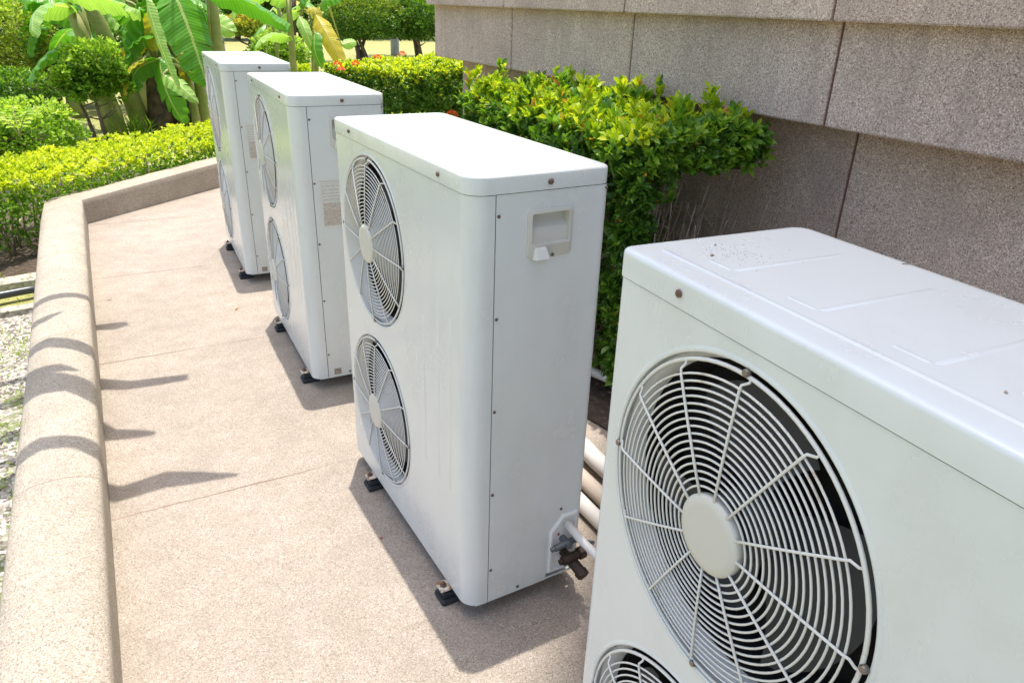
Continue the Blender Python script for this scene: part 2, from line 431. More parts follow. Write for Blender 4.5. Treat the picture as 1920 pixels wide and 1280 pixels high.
# ------------------------------------------------------------------ building
bd = tag(empty('building', (2.3, -4, 0)), 'large building faced with stepped grey-pink pebbledash cladding panels behind the hedge', 'building')
def bpart(mb, name, mat, auto=None):
    o = mb.build(name, mat, None, auto=auto); o.parent = bd; o.matrix_parent_inverse = bd.matrix_world.inverted()
    o.location = (0, 0, 0)
    return o
bd_loc = Vector((2.3, -4, 0))
def shift(mb): mb.v = [tuple(Vector(p)-bd_loc) for p in mb.v]; return mb
def bp(mb, name, mat, auto=None):
    o = shift(mb).build(name, mat, bd, auto=auto); return o
J = [5.43, 4.233, 3.03, 1.855, .65, -.55, -1.75, -2.95, -4.15, -5.35]
g = .006
for i in range(len(J)-1):
    a, b2 = J[i+1]+g, J[i]-g
    bp(MB().box((2.30, a, 1.284), (2.55, b2, 1.75), .006), 'cladding_panel', M['wall'])
    e = .0
    bp(MB().box((2.235, a+e, 1.632), (2.2985, b2+e, 2.2), .006), 'cladding_panel', M['wall'])
    bp(MB().box((2.49, a-.01 if i else a, -.05), (2.70, (b2-.01) if i else 5.34, 1.282), .004), 'base_panel', M['wall'])
bp(MB().box((2.312, -5.3, 1.288), (2.54, 5.40, 2.19)).box((2.252, -5.3, 1.64), (2.3, 5.40, 2.19)).box((2.5, -5.3, -.04), (2.69, 5.32, 1.28)), 'joint_sealant', M['sealant'])
bp(MB().box((2.56, -5.3, 1.29), (9, 5.42, 2.21)).box((2.71, -5.3, -.1), (9, 5.3, 1.288)), 'podium', M['wall'])
# unseen set-back upper storey; added slab, corner cut to cast shade on the near unit
bp(MB().box((6.5, -12, 2.21), (12, 1.6, 22.0)), 'upper_wall', M['wall'])
H = 22.0; ox, oy = .0672*H, .1281*H
p0 = Vector((.80+ox, 1.17+oy)); p1 = Vector((1.79+ox, 2.23+oy)); dd = (p1-p0).normalized()
q0 = p0-dd*1.2; q1 = p1+dd*1.2
poly = [(q0.x, q0.y), (q0.x, -1.2), (9, -1.2), (9, q1.y), (q1.x, q1.y)]
rs = MB(); rs.loft([[(x, y, H) for x, y in poly[::-1]], [(x, y, H+.3) for x, y in poly[::-1]]])
bp(rs, 'shade_slab', M['underside'])

# ------------------------------------------------------------------ air conditioner outdoor unit
W, D, B, T = .9747, .3868, .056, 1.306
ZS = 1.262          # seam under the lid
FC, FZ = .6600, (.9726, .3825)
def arc(cx, cy, r, a0, a1, n=8): return [(cx+r*math.cos(R(a0+(a1-a0)*i/n)), cy+r*math.sin(R(a0+(a1-a0)*i/n))) for i in range(n+1)]

def front_panel_mesh():
    mb = MB(); RB = .272
    y0, y1 = .05, W-.024; zs = [B, (FZ[0]+FZ[1])/2, ZS-.0018]
    # flat face with two round openings
    for cz, z0, z1 in ((FZ[1], zs[0], zs[1]), (FZ[0], zs[1], zs[2])):
        ang = [2*PI*k/96 for k in range(96)]
        for yy, zz in ((y0, z0), (y0, z1), (y1, z0), (y1, z1)): ang.append(math.atan2(zz-cz, yy-FC) % (2*PI))
        ang = sorted(set(round(a, 6) for a in ang)); n = len(ang); ci = []; re = []
        for a in ang:
            c, s = math.cos(a), math.sin(a); ci.append((0, FC+RB*c, cz+RB*s))
            t = min([(y1-FC)/c if c > 1e-9 else 1e9, (y0-FC)/c if c < -1e-9 else 1e9, (z1-cz)/s if s > 1e-9 else 1e9, (z0-cz)/s if s < -1e-9 else 1e9])
            re.append((0, FC+t*c, cz+t*s))
        mb.add(ci+re, [(k, (k+1) % n, n+(k+1) % n, n+k) for k in range(n)])
        mb.lathe([(RB, 0), (RB-.003, -.0016), (RB-.006, -.002), (RB-.009, -.0004), (RB-.0105, .004), (RB-.011, .016)], (0, FC, cz), 'x', 96)
    # rounded front corners wrapping to both ends
    near = [(.066, 0)]+[(x, y) for x, y in arc(.05, .05, .05, 270, 180, 10)]
    far = [(x, y) for x, y in arc(.024, W-.024, .024, 180, 90, 10)]+[(.066, W)]
    for plan in (near, far):
        mb.loft([[(x, y, z) for x, y in plan] for z in (B, B+.012, .6, ZS-.0018)], cap=False, close=False)
    # embossed upright ribs on the flat right-hand part
    for yy, zt, zb in ((.105, .93, .417), (.178, .958, .417), (.275, .872, .415)):
        h = .0012; wd = .0045
        ring = [(0.0, -wd-.002), (-h, -wd*.5), (-h, wd*.5), (0.0, wd+.002)]
        mb.loft([[(0, yy+q*.2, zt+.006) for x, q in ring], [(x, yy+q, zt) for x, q in ring], [(x, yy+q, zb) for x, q in ring], [(0, yy+q*.2, zb-.006) for x, q in ring]], cap=False, close=False)
    return mb

def grille_mesh(cz):
    mb = MB(); n = 84
    def ring(r, x, w):
        mb.tube([(x, FC+r*math.cos(2*PI*k/n), cz+r*math.sin(2*PI*k/n)) for k in range(n)], w, 6, closed=True)
    ring(.2530, -.001, .0032)
    def dome(r): return -.016+.010*(r/.235)**2
    for i in range(16): 
        r = .071+i*(.233-.071)/15
        ring(r, dome(r)-.0, .0018)
    for k in range(12):
        a = 2*PI*(k+.0)/12; c, s = math.cos(a), math.sin(a)
        a2 = a+.035; c2, s2 = math.cos(a2), math.sin(a2)
        pts = [(dome(r)-.0035, FC+r*c, cz+r*s) for r in (.055, .11, .17, .233)]+[(dome(.24)-.002, FC+.2405*c, cz+.2405*s), (-.003, FC+.247*c2, cz+.247*s2), (-.002, FC+.2535*c2, cz+.2535*s2)]
        mb.tube(pts, .0021, 6)
    return mb

def unit(o, nameplates=False, idx=0):
    """parts of one outdoor unit under the Empty o; local x = depth, y = along the row, z = up"""
    front_panel_mesh().build('front_panel', M['paint'], o, auto=35)
    # end panels
    for side in (0, 1):
        mb = MB(); f = (lambda y: y) if side == 0 else (lambda y: W-y)
        plan = [(.0685, f(0)), (D-.02, f(0))]+[(x, f(y)) for x, y in arc(D-.02, .02, .02, 270, 360, 6)]+[(D, f(.06))]
        if side == 0:
            mb.loft([[(x, y, z) for x, y in plan[1:]] for z in (B+.022, .6, ZS-.0018)], cap=False, close=False)
            xs = (.0685, .1635, .2685, D-.02); zs_ = (B+.022, 1.1325, 1.2075, ZS-.0018)
            for a_ in range(3):
                for b_ in range(3):
                    if (a_, b_) == (1, 1): continue
                    mb.add([(xs[a_], 0, zs_[b_]), (xs[a_+1], 0, zs_[b_]), (xs[a_+1], 0, zs_[b_+1]), (xs[a_], 0, zs_[b_+1])], [(0, 1, 2, 3)])
            mb.add([(.0685, 0, B), (.268, 0, B), (.268, 0, B+.022), (.0685, 0, B+.022)], [(0, 1, 2, 3)])
            # the folded edge of the seam
            mb.add([(.0685, 0, B), (.0685, .006, B), (.0685, .006, ZS), (.0685, 0, ZS-.0018)], [(0, 1, 2, 3)])
        else:
            mb.loft([[(x, y, z) for x, y in plan] for z in (B, .6, ZS-.0018)], cap=False, close=False)
        mb.build('side_panel', M['paint'], o, auto=35)
    # base pan
    MB().box((.006, .03, B-.004), (D-.004, W-.03, B+.006)).box((.03, .004, B-.003), (D-.02, .03, B+.005)).build('base_pan', M['paint'], o)
    # dark inner body + coil at the back
    MB().box((.155, .045, B+.031), (D-.02, W-.008, ZS-.004)).box((.03, .33, B+.031), (.155, .345, ZS-.004)).box((.006, .05, ZS-.012), (.155, W-.04, ZS-.004)).build('inner_body', M['dark'], o)
    cm = MB(); 
    for k in range(58): cm.box((D-.019, .07, B+.04+k*.0205), (D-.004, W-.06, B+.052+k*.0205))
    cm.build('coil_guard', M['coil'], o)
    # lid with rounded corners, rolled edge and pressed ribs
    def plan(e, r=.05):
        x0, x1, y0, y1 = -.0018-e, D+.0018+e, -.0018-e, W+.0018+e; r2 = max(.01, r+e); r3 = max(.008, .024+e)
        return arc(x1-.03, y0+.03, .03+min(0, e), 270, 360, 6)+arc(x1-.03, y1-.03, .03+min(0, e), 0, 90, 6)+arc(x0+r3, y1-r3, r3, 90, 180, 8)+arc(x0+r2, y0+r2, r2, 180, 270, 8)
    lid = MB()
    lv = [(-.012, ZS), (0, ZS), (0, ZS+.0365), (-.0008, ZS+.0400), (-.0028, ZS+.0425), (-.006, ZS+.0438), (-.011, ZS+.0442)]
    rings = [[(x, y, z) for x, y in plan(e)] for e, z in lv]
    lid.loft(rings, cap=True)
    zt = ZS+.0442
    def ridge(xa, ya, xb, yb, wd=.008, h=.0022):
        a = Vector((xa, ya)); b = Vector((xb, yb)); t = (b-a).normalized(); nn = Vector((-t.y, t.x))
        sec = [(-wd, 0), (-wd*.35, h), (wd*.35, h), (wd, 0)]
        rr = []
        for p, q in ((a-t*wd, 0), (a, 1), (b, 1), (b+t*wd, 0)):
            rr.append([(p.x+nn.x*s*(1 if q else .3), p.y+nn.y*s*(1 if q else .3), zt-.0003+hh*q) for s, hh in sec])
        lid.loft(rr, cap=False, close=False)
    ridge(.055, .06, .055, .93, .006, .002)
    for yy in (.155, .32, .485, .65, .815):
        ridge(.10, yy, .31, yy, .007, .0012); ridge(.092, yy+.007, .092, yy+.05, .005, .0012)
    lid.build('lid', M['paint'], o, auto=40)
    # fans
    for cz in FZ:
        gr = grille_mesh(cz).build('fan_grille', M['wire'], o, smooth=True)
        MB().lathe([(.0, -.0225), (.045, -.0225), (.057, -.0215), (.0605, -.018), (.0605, -.008)], (0, FC, cz), 'x', 48, cap1=True).build('hub_cap', M['plastic'], gr, auto=50)
        MB().lathe([(.261, .016), (.256, .022), (.250, .030), (.248, .048)], (0, FC, cz), 'x', 72).build('shroud', M['white_plastic'], o, smooth=True)
        MB().lathe([(.248, .0482), (.246, .13), (.0, .13)], (0, FC, cz), 'x', 48).build('shroud_back', M['dark'], o)
        fb = MB()
        off = .5+idx*.7+cz*2
        for k in range(3):
            a0 = off+k*2*PI/3; rows = []
            for i in range(13):
                s = i/12; a = a0+s*1.55; row = []
                for j in range(6):
                    r = .05+(.208-.05)*j/5
                    if i in (0, 12): rr_ = r*(.97 if j == 5 else 1)
                    else: rr_ = r
                    aa = a+.25*(j/5)
                    row.append((.088-.055*s*(.4+.6*(r/.225))+.006*math.sin(PI*s), FC+rr_*math.cos(aa), cz+rr_*math.sin(aa)))
                rows.append(row)
            fb.loft(rows, cap=False, close=False)
        fan = fb.build('fan', M['blade'], o, smooth=True)
        MB().lathe([(.0, .02), (.04, .022), (.052, .03), (.055, .09)], (0, FC, cz), 'x', 32).build('hub', M['motor'], fan, smooth=True)
        for a in (0, 90, 180, 270):
            c, s = math.cos(R(a)), math.sin(R(a))
            MB().lathe([(.0, -.007), (.0048, -.0068), (.006, -.004), (.006, 0)], (0, FC+.2575*c, cz+.2575*s), 'x', 14).build('screw', M['bolt'], gr, auto=40)
    # screws
    def screw(p, axis, r=.0048, mat='screw', sgn=-1):
        MB().lathe([(.0, sgn*.0042), (r*.6, sgn*.004), (r, sgn*.002), (r, 0)], p, axis, 14).build('screw', M[mat], o, auto=40)
    for zz in (1.211, .956, .697, .437, .174): screw((.075, 0, zz), 'y', .0042)
    screw((.168, 0, .073), 'y'); screw((.308, 0, .308), 'y', .0042)
    screw((.21, -.003, 1.281), 'y', .0075); screw((.21, W+.003, 1.281), 'y', .0075, sgn=1)
    screw((-.003, .16, 1.282), 'x', .0062); screw((-.003, .813, 1.284), 'x', .0062)
    screw((D-.012, 0, 1.252), 'y', .0035)
    # recessed carrying handle
    hp = MB()
    hx0, hx1, hz0, hz1 = .152, .277, 1.100, 1.217
    def rr(x0, x1, z0, z1, r, y): return [(x, y, z) for x, z in arc(x1-r, z0+r, r, 270, 360, 4)+arc(x1-r, z1-r, r, 0, 90, 4)+arc(x0+r, z1-r, r, 90, 180, 4)+arc(x0+r, z0+r, r, 180, 270, 4)]
    ix0, ix1, iz0, iz1 = .163, .269, 1.132, 1.208
    hp.loft([rr(hx0, hx1, hz0, hz1, .010, 0), rr(hx0, hx1, hz0, hz1, .010, -.005), rr(hx0+.0025, hx1-.0025, hz0+.0025, hz1-.0025, .009, -.0065),
             rr(ix0-.003, ix1+.003, iz0-.003, iz1+.003, .007, -.0065), rr(ix0-.001, ix1+.001, iz0-.001, iz1+.001, .006, -.0075), rr(ix0, ix1, iz0, iz1, .005, -.006), rr(ix0, ix1, iz0, iz1, .005, -.0012)], cap=False)
    pr = [(iz0, -.0012), (iz0+.003, .002), (iz0+.036, .0035), (iz0+.041, .008), (iz0+.052, .022), (iz1-.006, .026), (iz1, .024), (iz1, -.0012)]
    hp.loft([[(ix0, y_, z_) for z_, y_ in pr], [(ix1, y_, z_) for z_, y_ in pr]], cap=True, close=False)
    h = hp.build('handle', M['plastic'], o, auto=40)
    MB().loft([[(.172, -.006, 1.126), (.203, -.006, 1.126), (.208, -.006, 1.096), (.168, -.006, 1.096)], [(.175, -.016, 1.124), (.200, -.016, 1.124), (.206, -.022, 1.099), (.170, -.022, 1.099)]]).build('latch', M['white_plastic'], h)
    MB().lathe([(0, -.010), (.004, -.0095), (.0045, -.004)], (.222, 0, 1.103), 'y', 12).build('screw', M['bolt'], h)
    # valve recess
    vp_ = [(.272, .082), (.366, .078), (.366, .285), (.315, .285), (.272, .235)]
    def inset(k, y): 
        cx, cz_ = .323, .178
        return [(cx+(x-cx)*k, y, cz_+(z-cz_)*(1-(1-k)*.45)) for x, z in vp_]
    vc = MB().loft([inset(1.0, 0), inset(1.0, -.005), inset(.93, -.008), inset(.80, -.008), inset(.74, -.002)], cap=False)
    vc.add(inset(.745, -.0022), [(0, 1, 2, 3, 4)])
    v = vc.build('valve_cover', M['white_plastic'], o, auto=30)
    MB().box((.300, -.0045, .215), (.306, -.0025, .222)).build('marking', M['red'], v)
    st = MB(); st.tube([(.318, .01, .20), (.318, -.045, .198)], .011, 12); st.tube([(.275, -.030, .195), (.36, -.030, .205)], .0105, 10); st.tube([(.262, -.030, .1935), (.28, -.030, .1955)], .0075, 8)
    st.tube([(.345, -.03, .20), (.35, -.05, .21), (.37, -.09, .225)], .006, 8)
    st.build('service_valve', M['valve_steel'], o, auto=40)
    br = MB(); br.tube([(.325, .01, .145), (.325, -.055, .142)], .014, 12); br.tube([(.295, -.045, .150), (.368, -.045, .158)], .015, 12); br.tube([(.350, -.045, .156), (.372, -.045, .158)], .019, 8)
    br.tube([(.330, -.035, .138), (.336, -.080, .124)], .017, 14); br.tube([(.336, -.080, .124), (.338, -.098, .118)], [.0205, .0195], 6)
    br.tube([(.284, -.045, .150), (.30, -.045, .151)], .009, 6)
    br.build('service_valve', M['valve_brass'], o, auto=40)
    # mounting feet: pressed bracket + two-step rubber block
    for a in (.125, .765):
        for xs, xe in ((-.034, .03), (D-.03, D+.034)):
            bk = MB().box((xs, a-.022, .047), (xe, a+.022, .0535), .002).build('mounting_bracket', M['bracket'], o)
            if xs < 0: MB().lathe([(.011, 0), (.011, .005), (.006, .005), (.006, .014), (.0, .014)], (-.017, a, .0535), 'z', 6).build('bolt', M['screw'], bk)
        for xs in (-.030, D-.030):
            MB().box((xs+.004, a-.022, .018), (xs+.070, a+.022, .0395), .004).box((xs-.004, a-.032, .0), (xs+.078, a+.032, .0185), .005).build('rubber_foot', M['rubber'], o)
    # labels
    MB().box((.095, -.0008, .068), (.128, .0, .098)).build('small_sticker', M['sticker_small'] if nameplates else M['sticker'], o)
    if nameplates:
        MB().box((.090, -.0009, .765), (.255, 0, .968)).build('nameplate', M['sticker'], o)
        ik = MB(); z = .948
        ik.box((.092, -.0014, .9605), (.252, -.0009, .963))
        for zz in (.94, .925, .91, .897, .884):
            x = .104
            while x < .235:
                l = random.uniform(.006, .024); ik.box((x, -.0014, zz), (x+l, -.0009, zz+.0045)); x += l+random.uniform(.003, .01)
        for zz in (.880, .952): ik.box((.101, -.0014, zz), (.242, -.0009, zz+.0012))
        for xx in (.101, .150, .242): ik.box((xx, -.0014, .8812), (xx+.0012, -.0009, .952))
        ik.build('print', M['sticker_ink'], o)
        MB().box((.1035, -.0016, .775), (.243, -.0009, .872)).build('worn_label', M['sticker_worn'], o)

import time
UN = [((.688, 1.439), 1.36), ((.660, 3.018), -1.42), ((.648, 4.587), -1.84), ((.640, -.075), -3.3)]
LB = ['white two-fan outdoor air conditioner unit with bare grey end panel, second nearest in the row',
      'white two-fan outdoor air conditioner unit with a worn nameplate, third from the camera',
      'farthest white two-fan outdoor air conditioner unit at the end of the row near the hedge',
      'nearest white two-fan outdoor air conditioner unit, shaded, with dirt specks on its lid']
def copy_tree(src, parent):
    c = src.copy(); COL.objects.link(c); c.parent = parent
    for ch in list(src.children): copy_tree(ch, c)
    return c
units = []
for i, ((x, y), th) in enumerate(UN):
    o = empty('air_conditioner_unit', (x, y, 0), R(th))
    tag(o, LB[i], 'air conditioner', 'outdoor air conditioner units in a row')
    units.append(o)
unit(units[0], False, 0)
unit(units[1], True, 1)
for ch in list(units[1].children): copy_tree(ch, units[2])
for ch in list(units[0].children): copy_tree(ch, units[3])

# debris on the near unit's lid
u4 = units[3]; th4 = R(-3.3)
def on4(dx, a): return (.640+dx*math.cos(th4)-a*math.sin(th4), -.075+dx*math.sin(th4)+a*math.cos(th4), T+.0005)
tw = on4(.366, .747); mb = MB(); mb.tube([tw, (tw[0]+.012, tw[1]-.012, tw[2]+.002), (tw[0]+.028, tw[1]-.018, tw[2]+.004), (tw[0]+.04, tw[1]-.013, tw[2]+.006)], .0009, 5)
tag(mb.build('twig', M['twig']), 'thin curved twig lying on the back edge of the nearest unit lid', 'twig')
dirt = MB(); rr_ = random.Random(3)
for k in range(150):
    cx, ca = (.135, .885) if k % 2 else (.165, .86)
    p = on4(rr_.gauss(cx, .035), rr_.gauss(ca, .026)); s = rr_.uniform(.00015, .0005)
    dirt.box((p[0]-s, p[1]-s, p[2]-.0008), (p[0]+s, p[1]+s*rr_.uniform(.5, 2), p[2]+s*.6))
tag(dirt.build('dirt_specks', M['twig']), 'scatter of fine brown dirt on the nearest unit lid', 'dirt', kind='stuff')
for k, (dx, a, s) in enumerate([(.108, .882, .0026), (.150, .925, .0018), (.101, .411, .002)]):
    p = on4(dx, a); mb = MB(); mb.lathe([(.0, 0), (s, .0003), (s*.9, s*.7), (s*.3, s*1.1), (0, s*1.1)], p, 'z', 7); mb.lathe([(.0, 0), (s*.7, .0003), (s*.5, s*.6), (0, s*.7)], (p[0]+s*1.6, p[1]+s*.8, p[2]), 'z', 6)
    tag(mb.build('seed_husk', M['twig']), ['dark seed husk in the dirt patch on the nearest unit lid', 'small seed husk beyond the dirt patch on the nearest unit lid', 'lone dark seed husk on the clean right side of the nearest unit lid'][k], 'seed husk', 'seed husks on the lid')

# ------------------------------------------------------------------ pipes
def pipe(name, pts, r, mat, label):
    mb = MB(); mb.tube(pts, r, 14); return tag(mb.build(name, mat, smooth=True), label, 'pipe')
pipe('refrigerant_pipe', [(1.475, -1.5, .052), (1.475, 1.0, .052), (1.47, 1.9, .052), (1.50, 2.4, .052), (1.62, 2.7, .05), (2.2, 2.9, .05)], .036, M['pipe_white'], 'white wrapped pipe on the ground behind the units, nearer the wall')
pipe('conduit_pipe', [(1.36, -1.5, .04), (1.36, 1.2, .04), (1.365, 1.9, .04), (1.38, 2.5, .04)], .031, M['pipe_tan'], 'tan pipe on the ground behind the units beside the white one')
pipe('drain_pipe', [(1.30, -1.5, .03), (1.285, 1.2, .03), (1.29, 2.6, .03)], .028, M['pipe_white'], 'slim pale pipe nearest the backs of the units')
u3 = Vector((.688, 1.439, 0)); t3 = R(1.36)
def on3(x, y, z): return (u3.x+x*math.cos(t3)-y*math.sin(t3), u3.y+x*math.sin(t3)+y*math.cos(t3), z)
pipe('insulated_hose', [on3(.330, -.004, .25), on3(.338, -.07, .232), on3(.36, -.19, .205), on3(.42, -.31, .15), on3(.50, -.42, .09), on3(.62, -.5, .06)], .0125, M['pipe_white'], 'white insulated hose leaving the valve opening of the second nearest unit')
pipe('elbow_pipe', [(1.70, 2.75, .05), (1.78, 2.62, .09), (1.82, 2.5, .10), (1.90, 2.25, .10), (2.0, 1.9, .10), (2.3, 1.2, .08)], .022, M['pipe_white'], 'white pipe crossing the soil below the hedge toward the wall')

# ------------------------------------------------------------------ vegetation
def leaf_cloud(P, Dv, L, Wd, detail=1, curl=.15):
    """P base points, Dv unit directions, L lengths, Wd widths -> V,F of folded leaves"""
    n = len(P); Dv = Dv/np.linalg.norm(Dv, axis=1, keepdims=True)
    rnd = rng.normal(size=(n, 3)); rnd[:, 2] += 1.2
    nrm = rnd-(rnd*Dv).sum(1, keepdims=True)*Dv; nrm /= np.linalg.norm(nrm, axis=1, keepdims=True)+1e-9
    S_ = np.cross(Dv, nrm)
    L = L[:, None]; Wd = Wd[:, None]
    if detail:
        pts = [P, P+Dv*L*.38+S_*Wd*.42+nrm*Wd*.16, P+Dv*L*.38-S_*Wd*.42+nrm*Wd*.16, P+Dv*L*.5,
               P+Dv*L*.72+S_*Wd*.46+nrm*(Wd*.16-L*curl*.3), P+Dv*L*.72-S_*Wd*.46+nrm*(Wd*.16-L*curl*.3), P+Dv*L-nrm*L*curl]
        V = np.stack(pts, 1).reshape(-1, 3); b = (np.arange(n)*7)[:, None]
        F = np.concatenate([b+np.array([[0, 3, 1, 1]]), ], 1)
        q = np.array([[0, 3, 4, 1], [0, 2, 5, 3], [3, 6, 4, 4], [3, 5, 6, 6]])
        q1 = np.array([[0, 3, 4, 1], [0, 2, 5, 3]]); t1 = np.array([[3, 6, 4], [3, 5, 6]])
        F = [(b+q1[i][None]) for i in range(2)]; F = np.concatenate(F, 0)
        Ft = np.concatenate([(b+t1[i][None]) for i in range(2)], 0)
        # split quads to triangles for one uniform array
        Fq = np.concatenate([F[:, [0, 1, 2]], F[:, [0, 2, 3]], Ft], 0)
        return V, Fq
    pts = [P, P+Dv*L*.5+S_*Wd*.5+nrm*Wd*.18, P+Dv*L-nrm*L*curl, P+Dv*L*.5-S_*Wd*.5+nrm*Wd*.18]
    V = np.stack(pts, 1).reshape(-1, 3); b = (np.arange(n)*4)[:, None]
    return V, np.concatenate([b+np.array([[0, 1, 2]]), b+np.array([[0, 2, 3]])], 0)

def whorls(centres, ups, k, L, Wd, spread=1.0, jit=.25):
    """rosettes of k leaves round each shoot"""
    n = len(centres); P = np.repeat(centres, k, 0); U = np.repeat(ups, k, 0); U /= np.linalg.norm(U, axis=1, keepdims=True)
    r = rng.normal(size=U.shape); side = r-(r*U).sum(1, keepdims=True)*U; side /= np.linalg.norm(side, axis=1, keepdims=True)
    e = rng.uniform(.35, 1.3, (n*k, 1))*spread
    Dv = U+side*e
    P = P-U*rng.uniform(0, 1, (n*k, 1))*L*.7
    Ls = L*rng.uniform(.6, 1.15, n*k); Ws = Wd*rng.uniform(.75, 1.2, n*k)
    return P, Dv, Ls, Ws

def foliage(name, sets, mats, parent, detail=1):
    """sets: list of (P,D,L,W,matindex)"""
    Vs, Fs, Ms = [], [], []; off = 0
    for P, Dv, L, Wd, mi in sets:
        V, F = leaf_cloud(P, Dv, L, Wd, detail); Vs.append(V); Fs.append(F+off); Ms.append(np.full(len(F), mi)); off += len(V)
    return np_mesh(name, np.concatenate(Vs), np.concatenate(Fs), mats, parent, mi=np.concatenate(Ms))

def fbm(p, s):
    a = p*s
    return (np.sin(a[:, 0]*1.7+a[:, 1]*2.3+.5)+np.sin(a[:, 1]*3.1-a[:, 0]*1.1+a[:, 2]*2.0)+np.sin(a[:, 2]*3.7+a[:, 0]*2.9+1.3)+.6*np.sin(a[:, 0]*6.1+a[:, 1]*5.3))/3.6

# --- tall hedge by the wall
def right_hedge():
    o = tag(empty('hedge', (1.95, 3.0, 0)), 'tall glossy green hedge against the building wall, bare stems at its near end', 'hedge')
    off = np.array([1.95, 3.0, 0])
    x0, x1, y0, y1 = 1.76, 2.36, 2.15, 3.78
    C, U = [], []
    # top
    n = 1500; q = np.stack([rng.uniform(x0-.02, x1-.06, n), rng.uniform(y0, y1, n), np.full(n, 0.)], 1)
    q[:, 2] = 1.225+.055*fbm(q, 5)+rng.uniform(-.11, .05, n)-.12*np.clip((x0+.10-q[:, 0])/.12, 0, 1)
    q[:, 0] = np.where((q[:, 1] < 2.25) & (q[:, 0] > 2.30), 2.26, q[:, 0])
    C.append(q); U.append(np.stack([rng.normal(-.12, .22, n), rng.normal(-.1, .22, n), np.ones(n)], 1))
    # tall sprigs
    n = 44; q = np.stack([rng.uniform(x0, x1-.1, n), rng.uniform(y0, y1, n), rng.uniform(1.27, 1.37, n)], 1)
    for s in range(3): C.append(q-np.array([0, 0, .03*s])); U.append(np.stack([rng.normal(0, .15, n), rng.normal(0, .15, n), np.ones(n)], 1))
    # front face
    n = 1900; q = np.stack([np.zeros(n), rng.uniform(y0, y1+.1, n), rng.uniform(.18, 1.2, n)], 1)
    q[:, 0] = x0+.02+.05*fbm(q, 5)+rng.uniform(0, .10, n)
    C.append(q); U.append(np.stack([-np.ones(n), rng.normal(-.25, .4, n), rng.normal(.55, .4, n)], 1))
    # near end: leafy top skirt and the front corner column
    n = 460; q = np.stack([rng.uniform(x0, x1-.03, n), np.zeros(n), rng.uniform(1.09, 1.24, n)], 1)
    q[:, 1] = y0+.0+.04*fbm(q, 6)+rng.uniform(-.02, .10, n)
    C.append(q); U.append(np.stack([rng.normal(0, .4, n), -np.ones(n), rng.normal(.6, .4, n)], 1))
    n = 150; q = np.stack([x0-.02+np.abs(rng.normal(0, .04, n)), y0+rng.uniform(.0, .14, n), rng.uniform(.2, 1.05, n)], 1)
    C.append(q); U.append(np.stack([rng.normal(-.5, .3, n), -np.ones(n)*.8, rng.normal(.5, .3, n)], 1))
    C = np.concatenate(C); U = np.concatenate(U)
    P, Dv, L, Wd = whorls(C, U, 9, .046, .0185)
    kk = rng.uniform(.65, 1.35, len(C)).repeat(9); L *= kk; Wd *= kk
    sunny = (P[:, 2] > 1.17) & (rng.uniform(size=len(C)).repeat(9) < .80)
    young = sunny & (P[:, 1] > 2.2+.35*np.sin(P[:, 0]*7)*.3)  # young growth colour also paints the sunlit part of the hedge top brighter
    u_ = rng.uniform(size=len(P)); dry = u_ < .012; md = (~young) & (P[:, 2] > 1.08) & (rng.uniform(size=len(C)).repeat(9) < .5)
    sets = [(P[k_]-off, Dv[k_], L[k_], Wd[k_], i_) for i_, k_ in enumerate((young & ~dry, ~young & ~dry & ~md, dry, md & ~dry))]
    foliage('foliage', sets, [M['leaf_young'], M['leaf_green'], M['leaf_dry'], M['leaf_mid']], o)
    # inner dim leaves
    n = 5000; q = np.stack([rng.uniform(x0+.08, x1, n), rng.uniform(y0+.45, y1, n), rng.uniform(.45, 1.2, n)], 1)
    foliage('inner_foliage', [(q-off, rng.normal(size=(n, 3)), rng.uniform(.03, .06, n), rng.uniform(.015, .025, n), 0)], [M['leaf_green']], o, 0)
    st = MB(); rs_ = random.Random(5)
    for k in range(60):
        x = rs_.uniform(x0+.1, x1); y = rs_.uniform(y0+.02, y0+.45) if k < 42 else rs_.uniform(y0+.3, y1)
        bx_, by_ = x*.6+2.0*.4, y+.08; p = [bx_, by_, .0]; pts = [tuple(p)]; ht = rs_.uniform(.8, 1.15)
        for s in range(6):
            p = [p[0]+(x-bx_)/6+rs_.gauss(0, .022), p[1]+rs_.gauss(-.012, .022), p[2]+ht/6]; pts.append(tuple(p))
        r0 = rs_.uniform(.004, .010); st.tube([tuple(Vector(q)-Vector(off)) for q in pts], [r0*(1-.11*i) for i in range(7)], 6)
        for s in range(4):
            i = rs_.randint(1, 5); a = Vector(pts[i]); dv = Vector((rs_.gauss(0, .5), rs_.gauss(-.3, .5), rs_.uniform(-.1, .9))).normalized()
            l = rs_.uniform(.08, .25); m_ = a+dv*l*.5+Vector((rs_.gauss(0, .015), rs_.gauss(0, .015), 0)); e_ = a+dv*l+Vector((0, 0, rs_.uniform(-.02, .05)))
            st.tube([a-Vector(off), m_-Vector(off), e_-Vector(off)], [.0028, .002, .001], 5)
    st.build('stems', M['twig'], o, smooth=True)
    # one small sprig low on the end face
    q = np.array([[1.93, 1.97, .80], [1.84, 1.96, .78], [1.99, 1.96, .82]]); P, Dv, L, Wd = whorls(q, np.array([[0, -.6, .6]]*3), 12, .06, .022)
    foliage('sprig', [(P-off, Dv, L, Wd, 0)], [M['leaf_mid']], o)
right_hedge()

